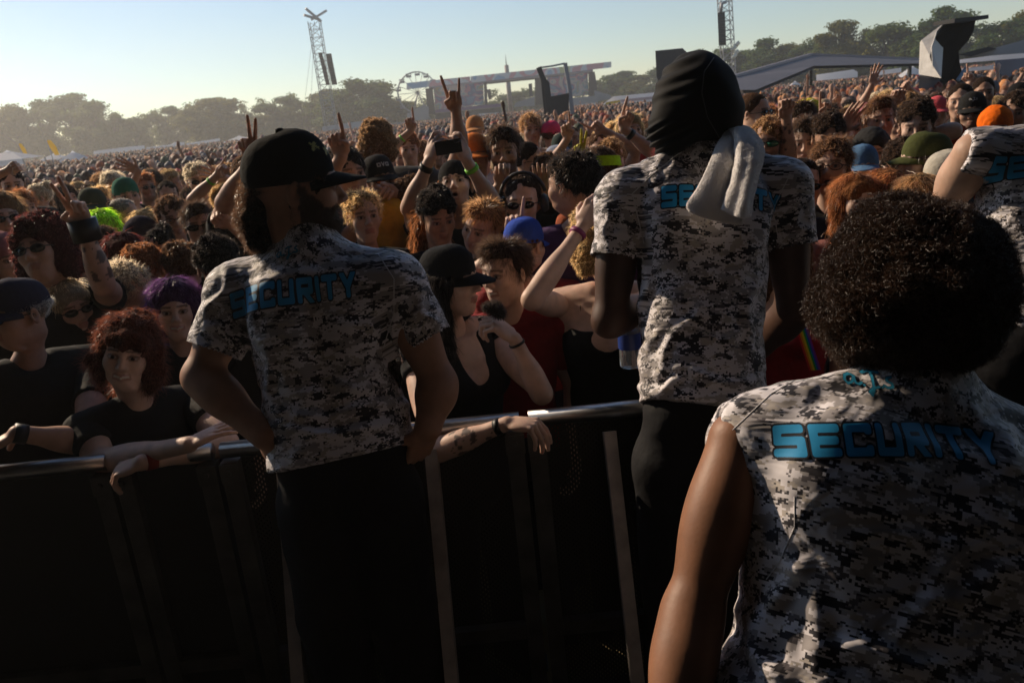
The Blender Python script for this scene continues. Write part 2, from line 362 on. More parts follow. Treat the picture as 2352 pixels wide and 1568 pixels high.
# ------------------------------------------------------------------ heads
_heads = {}
def head(h=.006, face='closed', male=True, ear_n=True, beard=0, eyes='open'):
    """V, F, colour of a head and neck; origin between the ears, face towards -Y"""
    key = (h, face, male, beard, eyes)
    if key in _heads: return _heads[key]
    f = Field((-.10, -.14, -.26), (.10, .13, .14), h)
    f.ell((0, .014, .038), (.075, .096, .084), k=.01)
    jw = .058 if male else .052
    f.ell((0, -.028, -.030), (jw+.004, .060, .080), k=.035)
    f.ell((0, -.030, -.078), (jw-.010, .048, .036), k=.03)
    f.cone((-.012, -.066, -.100), (.012, -.066, -.100), .017, k=.025)
    for s in (-1, 1):
        f.ell((s*.040, -.058, -.022), (.024, .022, .024), k=.022)
        f.cone((s*.012, -.079, .030), (s*.040, -.068, .026), .012, .010, k=.014)
    for s in (-1, 1): f.ell((s*.031, -.100, .006), (.019, .020, .013), k=.016, cut=True)
    f.cone((0, -.080, .018), (0, -.103, -.020), .007, .0095, k=.014)
    f.ell((0, -.104, -.024), (.010, .010, .009), k=.008)
    for s in (-1, 1): f.ell((s*.012, -.094, -.029), (.008, .010, .007), k=.007)
    for s in (-1, 1): f.ell((s*.031, -.074, .006), (.0135, .0135, .0125), k=.004)
    op = face == 'open'; dz = -.012 if op else 0
    wl = .027 if face == 'smile' else .021
    up = .004 if face == 'smile' else 0
    f.chain([(-wl, -.079, -.058+up), (-.010, -.090, -.0545), (0, -.092, -.0555), (.010, -.090, -.0545), (wl, -.079, -.058+up)], [.003, .0055, .005, .0055, .003], k=.005)
    f.chain([(-wl, -.078, -.061+up+dz*.5), (0, -.089, -.067+dz), (wl, -.078, -.061+up+dz*.5)], [.003, .0068, .003], k=.005)
    if op: f.ell((0, -.094, -.063), (.016, .018, .010), k=.004, cut=True)
    if beard: f.ell((0, -.050, -.085), (.052, .044, .036), k=.02)
    for s in (-1, 1):
        R = rot('Z', s*.35) @ rot('X', .2)
        f.ell((s*.080, .012, -.004), (.0065, .019, .031), R, k=.006)
        f.ell((s*.086, .006, .000), (.006, .010, .016), R, k=.005, cut=True)
    f.cone((0, .022, -.06), (0, .034, -.20), .054 if male else .045, .060 if male else .052, k=.03)
    f.cone((-.07, .04, -.245), (.07, .04, -.245), .05, k=.05)
    V, Q = f.mesh(); C = np.zeros((len(V), 4)); x, y, z = V.T; ax = np.abs(x)
    def put(m, col, a=1.): C[m, :3] = col; C[m, 3] = np.maximum(C[m, 3], a if np.isscalar(a) else a[m])
    front = y < -.055
    d = np.sqrt(((ax-.031)/.016)**2+((z-.006)/.0085)**2)
    put(front & (d < 1.25), (.13, .06, .045), .6)
    if eyes == 'open':
        put(front & (np.sqrt(((ax-.031)/.0135)**2+((z-.0045)/.0055)**2) < 1) & (y < -.080), (.30, .26, .25), .9)
        put(front & (np.hypot(ax-.031, z-.005) < .0064) & (y < -.08), (.02, .012, .01))
        put(front & (np.abs(z-.0125+8*(ax-.031)**2) < .0022) & (np.abs(ax-.031) < .015), (.03, .015, .012), .8)
    put(front & (np.abs(z-(.0295-.15*np.maximum(0, ax-.035))) < .0048) & (ax > .011) & (ax < .052), (.04, .022, .015), .75)
    lipz = np.abs(z-(-.0605+dz*.4)) < (.0125 if not op else .019)
    put(front & (ax < wl+.002) & lipz & (y < -.074), (.38, .10, .09) if not male else (.32, .12, .10), .55)
    if op: put((y < -.055) & (np.hypot(ax/.0155, (z+.063)/.0095) < 1) & (y > -.088), (.03, .008, .008), 1)
    if face == 'smile': put(front & (ax < wl-.003) & (np.abs(z-(-.0610+.15*ax)) < .0042) & (y < -.072), (.70, .66, .58), .95)
    if beard:
        nz_ = .006*fbm(V*90, 2, 4); lim = np.where(y < -.055, -.036-.35*np.maximum(0, -.085-y), -.036+1.05*(y+.055))+nz_
        m = (z < lim) & (z > -.135) & (y < .004+nz_) & ~((ax < wl+.002) & (np.abs(z+.0615) < .0105) & (y < -.078))
        put(m | (front & (np.abs(z+.0445) < .0065) & (ax < .028)), (.028, .015, .010), beard)
        C[m, 3] = np.clip(beard+2.5*nz_[m]*10*.2-.25*np.clip((z[m]-lim[m]+.012)/.012, 0, 1), 0, 1)
    _heads[key] = (V, Q, C); return _heads[key]
# ------------------------------------------------------------------ hands
def hand_chains(pose, s=1, sc=1.0):
    """finger chains in hand space: wrist at 0, fingers along +Z, palm towards -Y, thumb on the side s"""
    base = [(.031, .086), (.011, .090), (-.010, .087), (-.029, .079)]
    seg = [(.042, .026, .021), (.046, .030, .022), (.043, .028, .021), (.034, .021, .018)]
    curl = {'fist': [(1.5, 1.7, 1.0)]*4, 'open': [(.12, .12, .1), (.05, .1, .1), (.08, .12, .1), (.15, .15, .1)], 'relaxed': [(.5, .5, .3), (.6, .6, .3), (.7, .6, .3), (.8, .6, .3)],
            'point': [(.08, .08, .05), (1.5, 1.7, 1.0), (1.5, 1.7, 1.0), (1.5, 1.7, 1)], 'horns': [(.02, .05, .05), (1.55, 1.7, 1.0), (1.55, 1.7, 1.0), (.02, .08, .05)],
            'peace': [(.08, .08, .05), (.05, .08, .05), (1.5, 1.7, 1.0), (1.5, 1.7, 1)], 'grip': [(.9, 1.1, .6), (1.0, 1.1, .6), (1.0, 1.1, .6), (1.1, 1.1, .6)],
            'phone': [(.25, .9, .5), (.7, .7, .4), (.9, .7, .4), (1.1, .8, .4)], 'drape': [(.9, .3, .15), (1.0, .35, .2), (1.1, .35, .2), (1.15, .4, .2)], 'flat': [(.1, .1, .1), (.1, .15, .1), (.12, .15, .1), (.15, .15, .1)]}[pose]
    spread = {'open': .16, 'peace': .16, 'horns': .12, 'relaxed': .06, 'drape': .08, 'flat': .07}.get(pose, .02)
    out = []
    for i in range(4):
        p = np.array([s*base[i][0], 0, base[i][1]]); a = 0; pts = [np.array([s*base[i][0]*.75, 0, .03]), p]; lat = s*spread*(1.5-i)
        for j in range(3):
            a += curl[i][j]; d = np.array([math.sin(lat)*math.cos(a*.5) if a < 1 else 0, -math.sin(a), math.cos(a)]); d /= np.linalg.norm(d)
            p = p+d*seg[i][j]; pts.append(p)
        r = .0088 if i < 3 else .0076
        out.append((np.array(pts)*sc, np.array([.012, r*1.1, r, r*.93, r*.8])*sc))
    th = {'open': ((s*.9, -.1, .55), (s*.6, -.1, .8)), 'point': ((s*.35, -.75, .6), (-s*.7, -.5, .55)), 'fist': ((s*.35, -.75, .6), (-s*.8, -.4, .45)), 'horns': ((s*.3, -.8, .6), (-s*.85, -.4, .4)),
          'peace': ((s*.3, -.8, .6), (-s*.8, -.4, .45)), 'flat': ((s*.7, -.2, .7), (s*.25, -.2, .95))}.get(pose, ((s*.7, -.55, .6), (s*.2, -.6, .8)))
    p = np.array([s*.028, -.004, .022]); pts = [np.array([s*.012, 0, .01]), p]
    for d, l in zip((th[0], th[0], th[1]), (.022, .022, .027)):
        d = np.array(d)/np.linalg.norm(d); p = p+d*l; pts.append(p)
    out.append((np.array(pts)*sc, np.array([.014, .015, .0115, .0105, .009])*sc)); return out
def arm_mesh(S0, E, W, hd, pose, side, r=(.050, .040, .027), h=.006, palm=(0, -1, 0), sc=1.0, k=.02):
    """continuous arm with hand. S0 shoulder, E elbow, W wrist, hd hand direction, palm: where the palm faces"""
    S0, E, W = [np.asarray(q, float) for q in (S0, E, W)]; hd = np.asarray(hd, float); hd /= np.linalg.norm(hd)
    y = -np.asarray(palm, float); y -= hd*(y@hd); y /= np.linalg.norm(y); R = np.stack([np.cross(y, hd), y, hd], 1)
    ch = [(W+p @ R.T, rr) for p, rr in hand_chains(pose, side, sc)]
    al = np.concatenate([[S0, E, W]]+[c[0] for c in ch]); f = Field(al.min(0)-r[0]-.01, al.max(0)+r[0]*.8+.01, h)
    mid = E+(W-E)*.28; bic = S0+(E-S0)*.45
    bb = (S0+E)/2; f.cone(S0, E, r[0], r[1]*.93, k)
    f.ell(bic, (r[0]*.97, r[0]*1.04, np.linalg.norm(E-S0)*.36), frame(E-S0), k=.03)
    f.cone(E, W, r[1]*.95, r[2], k); f.ell(mid, (r[1]*1.03, r[1]*.98, np.linalg.norm(W-E)*.34), frame(W-E), k=.03)
    f.ell(W+R@np.array([0, 0, .045])*sc, np.array([.040, .0165, .050])*sc, R, k=.012)
    f.ell(W+R@np.array([side*.018, -.006, .03])*sc, np.array([.016, .014, .028])*sc, R, k=.01)
    for p, rr in ch: f.chain(p, rr, k=.0035 if h < .0045 else .003)
    V, Q = f.mesh(); return V, Q
# ------------------------------------------------------------------ ribbons (hair)
def ribbons(roots, dirs, L, wd, seg=3, curl=0., grav=0., seed=0, bend=.3):
    g = np.random.default_rng(seed); n = len(roots); d = dirs/np.linalg.norm(dirs, axis=1, keepdims=True); p = roots.copy(); L = np.broadcast_to(L, (n,))
    side = np.cross(d, g.normal(size=(n, 3))); side /= np.linalg.norm(side, axis=1, keepdims=True)+1e-9
    ph = g.uniform(0, 6.28, n); side2 = np.cross(d, side); rows = []
    for i in range(seg+1):
        wi = wd*(1-.75*i/seg); rows.append(p-side*wi/2); rows.append(p+side*wi/2)
        o = curl*(np.cos(ph+i*1.9)[:, None]*side+np.sin(ph+i*1.9)[:, None]*side2)
        step = d+o+np.array([0, 0, -grav*(i+1)/seg])+bend*g.normal(size=(n, 3))*.3; step /= np.linalg.norm(step, axis=1, keepdims=True)
        p = p+step*(L/seg)[:, None]
    V = np.stack(rows, 1).reshape(-1, 3); b = np.arange(n)[:, None]*(2*seg+2); F = []
    for i in range(seg): F.append(np.stack([b[:, 0]+2*i, b[:, 0]+2*i+1, b[:, 0]+2*i+3, b[:, 0]+2*i+2], 1))
    return V, np.concatenate(F)
def sample(V, Q, n, g):
    a = np.linalg.norm(np.cross(V[Q[:, 2]]-V[Q[:, 0]], V[Q[:, 3]]-V[Q[:, 1]]), axis=1); i = g.choice(len(Q), n, p=a/a.sum())
    u, v = g.uniform(size=(2, n, 1)); q = Q[i]; P = (V[q[:, 0]]*(1-u)+V[q[:, 1]]*u)*(1-v)+(V[q[:, 3]]*(1-u)+V[q[:, 2]]*u)*v
    N = np.cross(V[q[:, 2]]-V[q[:, 0]], V[q[:, 3]]-V[q[:, 1]]); return P, N/(np.linalg.norm(N, axis=1, keepdims=True)+1e-9)
_hair = {}
def hair(style, lod=1, seed=0):
    """hair in head space. lod 2 near, 1 middle, 0 far"""
    key = (style, lod, seed)
    if key in _hair: return _hair[key]
    h = (.012, .0075, .0055)[lod]; f = Field((-.16, -.15, -.36), (.16, .20, .19), h); g = np.random.default_rng(seed+11)
    n = (350, 2600, 8500)[lod]; wd = (.005, .0026, .0014)[lod]; lump = .006; L = .03; curl = .1; out = .5; grav = .2; down = .5
    if style in ('short', 'crop', 'quiff', 'hatfringe'):
        f.ell((0, .022, .044), (.081, .099, .086), k=.01); L = .016; out = .25; lump = .004
        if style == 'quiff': f.ell((0, -.050, .108), (.055, .045, .028), k=.03); L = .035; out = .8
        if style == 'crop': L = .010; lump = .001
    elif style in ('curly', 'bigcurly', 'afro', 'messy'):
        a = {'curly': .004, 'bigcurly': .022, 'afro': .05, 'messy': .004}[style]
        f.ell((0, .024, .048), (.083+a, .100+a, .088+a), k=.01)
        if style in ('bigcurly',): f.ell((-.075, .03, -.03), (.05, .07, .09), k=.03); f.ell((.075, .03, -.03), (.05, .07, .09), k=.03)
        L = .022; curl = .95; out = .6; lump = .012; grav = .0; down = .1; n = int(n*1.5)
        if style == 'messy': curl = .5; L = .032
    elif style in ('long', 'bangs', 'bob', 'longcurly'):
        a = .022 if style == 'longcurly' else .012
        f.ell((0, .020, .044), (.080+a, .097+a, .084+a), k=.01)
        zb = -.13 if style == 'bob' else -.30
        for s in (-1, 1): f.cone((s*(.066+a*.6), .015, .02), (s*(.070+a), .0, zb+.04), .032+a*.5, .026+a, k=.03)
        f.cone((0, .075, .02), (0, .085, zb), .055+a*.5, .060+a, k=.04)
        if style == 'bangs': f.ell((0, -.068, .052), (.062, .024, .040), k=.02)
        L = .05; out = .05; curl = .15 if style != 'longcurly' else .9; grav = .8; down = 1.; lump = .006 if style != 'longcurly' else .012
        n = int(n*1.5)
    elif style == 'bun':
        f.ell((0, .022, .044), (.081, .099, .086), k=.01); f.ell((0.02, .09, .10), (.040, .038, .038), k=.01); L = .02
    elif style == 'shag':
        f.ell((0, .022, .048), (.094, .110, .094), k=.01)
        for s in (-1, 1): f.chain([(s*.072, -.01, .03), (s*.086, -.012, -.05), (s*.078, .0, -.115)], [.034, .034, .020], k=.03)
        f.cone((0, .075, .02), (0, .085, -.11), .060, .060, k=.04); f.ell((.02, -.082, .062), (.055, .022, .030), R=rot('Y', .25), k=.015)
        L = .042; curl = .45; out = .22; lump = .012; grav = .5; down = .8; n = int(n*1.4)
    # face opening
    if style == 'shag': f.ell((-.006, -.125, -.045), (.060, .080, .090), k=.01, cut=True)
    elif style != 'bangs': f.ell((0, -.120, -.030), (.070, .082, .092 if style != 'quiff' else .09), k=.012, cut=True)
    else: f.ell((0, -.120, -.060), (.064, .078, .088), k=.008, cut=True)
    if style in ('short', 'crop', 'quiff', 'curly', 'messy', 'bun', 'hatfringe'):
        f.ell((0, -.02, -.165), (.16, .14, .135), k=.02, cut=True)
        if style == 'hatfringe': f.plane((0, 0, .035), (0, 0, 1))
    if style in ('bigcurly', 'afro'): f.ell((0, -.03, -.26), (.16, .14, .16), k=.03, cut=True)
    V, Q = f.mesh(); N = vnormals(V, Q); V = V+N*(lump*fbm(V*32, 3, seed))[:, None]*1.2
    P, Nn = sample(V, Q, n, g)
    crown = np.array([0, .03, .13]); tang = P-crown; tang -= Nn*np.sum(tang*Nn, 1, keepdims=True); tang /= np.linalg.norm(tang, axis=1, keepdims=True)+1e-6
    dn = np.array([0, 0, -1.])-Nn*(-Nn[:, 2:3]); dd = tang*(1-.5*down)+dn*.6*down+Nn*out+g.normal(size=P.shape)*(.25 if curl < .3 else .7)
    Lr = L*g.uniform(.5, 1.3, n)
    if L > .04: Lr = np.where((P[:, 1] < -.035) & (np.abs(P[:, 0]) < .07), Lr*.28, Lr); dd[P[:, 2] > .09] *= np.array([1, 1, .3])
    RV, RF = ribbons(P-Nn*.003, dd, Lr, wd, 3 if lod else 2, curl, grav*.4, seed)
    _hair[key] = (V, Q, RV, RF); return _hair[key]
# ------------------------------------------------------------------ hats and glasses in head space
def cap_mb(backwards=False, brim=True, lod=1, crown=(.085, .104, .095)):
    b = MB(); n = 20 if lod else 12; m = 8 if lod else 4; V = []; 
    for i in range(m+1):
        a = i/m*math.pi/2*.985
        for j in range(n):
            t = 2*math.pi*j/n; sq = 1+.03*math.cos(2*t); seam = 1-.012*(abs(math.cos(3*t)) < .25)*(i > 0)
            V.append((crown[0]*math.cos(a)**.68*math.sin(t)*sq*seam, crown[1]*math.cos(a)**.68*math.cos(t)*seam+.012, .032+crown[2]*math.sin(a)*(1+.05*(-math.cos(t)))))
    V.append((0, .012, .033+crown[2])); F = [[i*n+j, i*n+(j+1) % n, (i+1)*n+(j+1) % n, (i+1)*n+j] for i in range(m) for j in range(n)]
    F += [[m*n+j, m*n+(j+1) % n, (m+1)*n] for j in range(n)]; b.add(V, [f[::-1] for f in F])
    # sweat band below
    W = []
    for k, z in enumerate((.032, .018)):
        for j in range(n):
            t = 2*math.pi*j/n; W.append((crown[0]*.985*math.sin(t)*(1+.03*math.cos(2*t)), crown[1]*.985*math.cos(t)+.012, z))
    b.add(W, [[j, (j+1) % n, n+(j+1) % n, n+j] for j in range(n)])
    br = MB()
    if brim:
        s = 1 if backwards else -1; nu, nv = 14 if lod else 8, 4; U = []
        for layer in (0, 1):
            for i in range(nu+1):
                t = (i/nu-.5)*2; an = t*1.18
                for j in range(nv+1):
                    q = j/nv; x = crown[0]*math.sin(an)*(1+.06*q); y = (crown[1]*math.cos(an)+q*(.074*(1-abs(t)**2.6)))*s+.012; z = .030-.014*abs(t)**2-.022*q*(1-.3*abs(t))-layer*.004
                    U.append((x, y, z))
        A = (nu+1)*(nv+1); F = []
        for i in range(nu):
            for j in range(nv):
                a = i*(nv+1)+j; F.append([a, a+1, a+nv+2, a+nv+1]); F.append([A+a+nv+1, A+a+nv+2, A+a+1, A+a])
            a = i*(nv+1)+nv; F.append([a, A+a, A+a+nv+1, a+nv+1])
        br.add(U, F)
    return b, br
def glasses_mb(kind='shades'):
    b = MB(); wd, hh = {'shades': (.026, .018), 'round': (.023, .020), 'wrap': (.036, .020), 'clear': (.026, .019)}[kind]; cx = .033 if kind != 'wrap' else .034
    for s in (-1, 1):
        n = 14; ring = [((s*cx+wd*math.cos(2*math.pi*i/n)*(1 if kind == 'round' else .9+.1*abs(math.cos(2*math.pi*i/n)))), -.094+.35*max(0, abs(s*cx+wd*math.cos(2*math.pi*i/n))-.03), .004+hh*math.sin(2*math.pi*i/n)*(1 if kind == 'round' else .85)) for i in range(n)]
        if kind != 'clear': b.add(ring+[(x, y+.003, z) for x, y, z in ring], [list(range(n)), list(range(n, 2*n))[::-1]]+[[i, i+n, (i+1) % n+n, (i+1) % n] for i in range(n)], m=1)
        b.tube(ring+[ring[0]], .0022, 5, m=0, cap=False)
        b.tube([(s*(cx+wd-.002), -.090, .008), (s*.073, -.075, .008), (s*.079, .0, .006), (s*.080, .02, -.004)], .0022, 5, m=0)
    b.tube([(-cx+wd-.004, -.094, .008), (0, -.099, .010), (cx-wd+.004, -.094, .008)], .0025, 5, m=0); return b
# ------------------------------------------------------------------ bodies (unit person 1.75 m tall, facing -Y)
SH = .185
_clothes = {}
def torso_mesh(kind='tee', male=True, h=.012):
    key = (kind, male, h)
    if key in _clothes: return _clothes[key]
    f = Field((-.32, -.22, .78), (.32, .28, 1.60), h); sh = SH if male else SH-.015
    g_ = .006 if kind in ('tank', 'vneck') else 0.
    f.stack((0, .03, 0), np.eye(3), [.80, .95, 1.10, 1.25, 1.36, 1.43], [0]*6, [0, 0, -.005, -.01, 0, .005], [v+g_ for v in (.17, .165, .155, .175, .18, .12)], [v+g_ for v in (.12, .115, .11, .125, .115, .08)], k=.03)
    for s in (-1, 1): f.cone((s*.06, .035, 1.43), (s*sh, .035, 1.395), .055, .066, k=.04)
    if not male:
        for s in (-1, 1): f.ell((s*.075, -.085, 1.26), (.062+g_, .055+g_, .062+g_), k=.04)
    f.ell((0, .03, 1.52), (.062, .062, .07), k=.012, cut=True)
    if kind == 'vneck': f.ell((0, -.125, 1.45), (.064, .125, .18), k=.01, cut=True); f.ell((0, .02, 1.49), (.095, .11, .07), k=.01, cut=True)
    if kind == 'tank':
        f.plane((0, -.05, 1.335), (0, -.10, 1)); f.cone((0, -.30, 1.40), (0, -.08, 1.29), .075, .045, k=.01, cut=True); f.ell((0, .20, 1.36), (.13, .12, .09), k=.01, cut=True)
        for s in (-1, 1): f.cone((s*.20, -.25, 1.38), (s*.20, .30, 1.38), .082, k=.01, cut=True)
    if kind in ('hood',): f.cone((-.06, .10, 1.47), (.06, .10, 1.47), .055, k=.03)
    V, Q = f.mesh(); N = vnormals(V, Q); V = V+N*(.007*fbm(V*np.array([9, 9, 5.]), 3, 3))[:, None]
    _clothes[key] = (V, Q); return _clothes[key]
def legs_mb():
    b = MB()
    for s in (-1, 1): b.tube([(s*.085, .03, .90), (s*.095, .02, .70), (s*.10, .02, .48), (s*.105, .035, .10), (s*.105, .03, .05)], [.105, .095, .07, .058, .06], 10)
    b.tube([(0, .03, .98), (0, .03, .84), (0, .03, .78)], [.150, .155, .11], 12)
    for s in (-1, 1): b.box((s*.105, -.02, .04), (.045, .12, .04))
    return b
def sleeve(Sx, E, r=.058, ln=.55, h=.012):
    Sx = np.asarray(Sx, float); E = np.asarray(E, float); e = Sx+(E-Sx)*ln; f = Field(np.minimum(Sx, e)-.10, np.maximum(Sx, e)+.10, h)
    f.cone(Sx, e+(e-Sx)*.15, r+.008, r+.006, k=.01); f.plane(e, E-Sx); V, Q = f.mesh(); N = vnormals(V, Q)
    return V+N*(.006*fbm(V*14, 2, 5))[:, None], Q
HEADZ = 1.635
def person(label, dx, dy, Z, yaw=0, pitch=0, roll=0, skin=0, hs='short', hc='brown', face='closed', male=True, top=(.015, .015, .017), arms=(None, None), beard=0, hat=None, hatc=(.01, .01, .012),
           glasses=None, lens=(.01, .01, .012), lod=1, body=0, kind='tee', group=None, tank=False, seed=0, sleeves=True, bare=False, pants=(.012, .012, .016), hat_label=None, hair_lod=None, build=1., hat_text=None):
    """one person placed by the point between the ears. yaw/pitch/roll of the head, body = yaw of the body
    arms: None hangs down, else dict(t=world target of wrist, pose, e=elbow hint)"""
    hp = at(dx, dy, Z); s = float(np.clip(hp[2]/HEADZ, .86, 1.12)); base = np.array([hp[0], hp[1], hp[2]-HEADZ*s]); base[2] = min(base[2], 0) if hp[2]/HEADZ < .86 else max(base[2], 0) if hp[2]/HEADZ > 1.12 else 0.
    tw = math.degrees(math.atan2(-hp[0], hp[1])); yaw = yaw+tw; body = body+tw
    Rb = rot('Z', math.radians(body)); Rh = rot('Z', math.radians(yaw)) @ rot('Y', math.radians(roll)) @ rot('X', math.radians(-pitch))
    H0 = Rb @ np.array([0, .0, HEADZ]); T = lambda v: v @ Rh.T+np.array([0, 0, HEADZ]); Bf = lambda v: v @ Rb.T-np.array([0, .0, 0])
    hh = (.009, .006, .0042)[lod]; V, Q, C = head(hh, face, male, beard=beard); mb = MB()
    # neck stays with the body: blend the head rotation out below the jaw
    w_ = np.clip((V[:, 2]+.17)/.10, 0, 1)[:, None]; w_ = w_*w_*(3-2*w_)
    Vh = (V @ Rh.T)*w_+(V @ Rb.T)*(1-w_)+np.array([0, 0, HEADZ]); mb.add(Vh, Q, 0, C)
    cl = MB(); tv, tq = torso_mesh(kind, male, .014 if lod < 2 else .010)
    tv = tv*np.array([build, build, 1]); cl.add(Bf(tv), tq)
    inv = lambda p: (np.asarray(p)-base)/s
    if tank:
        mb.add(Bf(tv), tq, 0); cl = MB(); kv, kq = torso_mesh('tank' if tank is True else tank, male, .008); cl.add(Bf(kv*np.array([build, build, 1])), kq); sleeves = False if tank is True else .22
        for s_ in ((-1, 1) if tank is True else ()): cl.tube(Bf(np.array([[s_*.095, -.095, 1.29], [s_*.105, -.045, 1.41], [s_*.105, .03, 1.465], [s_*.10, .09, 1.42], [s_*.095, .135, 1.26]])), .006, 5)
    extras = []
    for sd_, a in zip((-1, 1), arms):
        if a == 'none': continue
        sh = Rb @ np.array([sd_*(SH if male else SH-.015)*build, .035, 1.39]); r = (.050, .040, .026) if male else (.042, .035, .023)
        if a is None:
            E = sh+Rb @ np.array([sd_*.05, .02, -.29]); W_ = E+Rb @ np.array([-sd_*.02, -.09, -.25]); hd = Rb @ np.array([0, -.3, -1]); pm = Rb @ np.array([-sd_, 0, 0]); pose = 'relaxed'
        else:
            W_ = inv(a['t']); v = W_-sh; dist = np.linalg.norm(v)
            if dist > .555: W_ = sh+v/dist*.555; dist = .555
            hint = np.asarray(a.get('e', (sd_*.6, .1, -.5)), float); v = (W_-sh)/dist; hint = hint-v*(hint@v); hint /= np.linalg.norm(hint)
            up_, fo = .30, .27; ca = (up_**2+dist**2-fo**2)/(2*up_*dist); ca = min(1, max(-1, ca)); E = sh+v*up_*ca+hint*up_*math.sqrt(1-ca*ca)
            hd = a.get('hd', W_-E); pose = a.get('pose', 'fist'); pm = a.get('palm', (0, -1, 0))
        side = sd_*a.get('th', -1) if a else -sd_
        if a is not None and a.get('E') is not None: E = inv(a['E'])
        av, aq = arm_mesh(sh, E, W_, hd, pose, side, r, h=(.008, .006, .0045)[lod], palm=pm); ac = np.zeros((len(av), 4))
        if a and a.get('glove'):
            m = (av-W_)@(np.asarray(hd)/np.linalg.norm(hd)) > -.02; ac[m] = (*a['glove'], 1)
        if a and a.get('tat'):
            t = fbm(av*45, 3, 9); m = (t > .25) & (np.linalg.norm(av-(E+W_)/2, axis=1) < .10); ac[m] = (.03, .03, .035, .8)
        mb.add(av, aq, 0, ac)
        if a and a.get('band'):
            q = W_+(E-W_)*a.get('bp', .12); R = frame(W_-E); tb = MB(); bw = a.get('bw', .008)
            tb.tube([q-R[:, 2]*bw, q+R[:, 2]*bw], .033*a.get('br', 1.), 14); extras.append((a.get('bn', 'wristband'), tb, M('paint', a['band'])))
        if sleeves and a != 'none':
            sv, sq = sleeve(sh, E, .060 if male else .052, .55 if sleeves is True else sleeves); cl.add(sv, sq)
    root = mb.build('person', M('skin', SKIN[skin] if isinstance(skin, int) else skin)); root.location = base; root.scale = (s,)*3
    tag(root, label, 'person', group)
    if not bare: cl.build('shirt', M('cloth', top), root)
    lg = legs_mb()
    lo = lg.build('trousers', M('cloth', pants), root)
    lo.rotation_euler = (0, 0, math.radians(body))
    hl = lod if hair_lod is None else hair_lod
    if hs:
        style = hs if not hat or hat == 'headband' else {'long': 'long', 'bob': 'bob', 'longcurly': 'longcurly'}.get(hs, 'hatfringe')
        key = ('mesh', style, hl, seed % 3, bool(hat) and hat != 'headband'); 
        if key not in _hair:
            hv, hq, rv, rf = hair(style, hl, seed % 3); hb = MB()
            if hat and hat != 'headband' and style != 'hatfringe':   # tuck under the hat
                def tuck(v):
                    v = v.copy(); m = v[:, 2] > .03; c = np.array([0, .012, .03]); d = v[m]-c; L = np.sqrt((d[:, 0]/.080)**2+(d[:, 1]/.10)**2+(d[:, 2]/.09)**2)+1e-6
                    v[m] = c+d/np.maximum(L, 1)[:, None]*.97; return v
                hv, rv = tuck(hv), tuck(rv)
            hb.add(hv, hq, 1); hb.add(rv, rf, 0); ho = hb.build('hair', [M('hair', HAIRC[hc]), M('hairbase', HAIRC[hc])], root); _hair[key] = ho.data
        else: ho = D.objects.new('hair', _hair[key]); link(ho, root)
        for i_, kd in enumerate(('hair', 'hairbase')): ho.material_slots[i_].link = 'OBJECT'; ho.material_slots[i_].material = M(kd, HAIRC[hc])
        ho.matrix_local = Matrix.Translation((0, 0, HEADZ)) @ Matrix(Rh.tolist()).to_4x4()
    if hat in ('cap', 'backcap', 'beanie', 'headband'):
        if hat == 'headband':
            t = [(.094*math.sin(a), .112*math.cos(a)+.020, .055+.012*math.cos(a)) for a in np.linspace(0, 2*math.pi, 20)]; b = MB()
            b.add([(x*k1, y*k1, z+dz) for dz, k1 in ((-.020, 1.0), (.026, .93)) for x, y, z in t], [[j, j+1, 21+j-0, 20+j] for j in range(19)])
            b.build('headband', M('cap', hatc), root).data.transform(Matrix.Translation((0, 0, HEADZ)) @ Matrix(Rh.tolist()).to_4x4())
        elif hat == 'beanie':
            f = Field((-.12, -.12, 0), (.12, .15, .17), .007); f.ell((0, .018, .045), (.088, .108, .100), k=.01); f.plane((0, 0, .022), (0, .25, -1)); v, q = f.mesh()
            b = MB(); b.add(T(v+vnormals(v, q)*(.003*fbm(v*40, 2))[:, None]), q); b.build('beanie', M('cap', hatc), root)
        else:
            b, br = cap_mb(hat == 'backcap', lod=lod); b2 = MB(); b2.add(T(b.V[0]), b.F[0]); [b2.add(T(b.V[0]), x) for x in b.F[1:1]]
            b2 = MB(); 
            for k_, o_ in ((0, b), ):
                allV = np.concatenate(o_.V); b2.V = [T(allV)]; b2.F = o_.F; b2.M = o_.M; b2.C = o_.C; b2.n = o_.n
            co = b2.build('cap', M('cap', hatc), root)
            if hat_text:
                Fc = [tuple(int(i) for i in f_) for a_ in b2.F for f_ in a_]; bv_ = BVHTree.FromPolygons([tuple(v_) for v_ in b2.V[0]], Fc)
                fn_ = (lambda P: text_sdf(P*1.3-[.3, .15], hat_text, .9, .24, .16)[0]) if hat_text != '~' else (lambda P: script_sdf(P*1.25-[.1, .3]))
                Ar = 4.0 if hat_text != '~' else 2.6
                project_print('cap_lettering', co, bv_, T(np.array([[0, -.085, .082]]))[0], Rh @ np.array([1, 0, 0]), Rh @ np.array([0, .25, 1]), fn_, .026*Ar*.75, .026, 16, print_mat('pale_thread', (.5, .5, .5), (.4, .4, .4), .01), np.zeros(3), depth=.12)
            br.V = [T(np.concatenate(br.V))]; br.build('brim', M('cap', hatc), co)
    if hat == 'hood':
        f = Field((-.16, -.16, -.25), (.16, .22, .20), .008); f.ell((0, .03, .035), (.105, .125, .112), k=.01); f.cone((0, .06, -.02), (0, .07, -.22), .10, .12, k=.05)
        f.ell((0, -.135, -.035), (.074, .090, .105), k=.015, cut=True); v, q = f.mesh(); b = MB(); b.add(T(v+vnormals(v, q)*(.006*fbm(v*20, 3))[:, None]), q); b.build('hood', M('cloth', hatc), root)
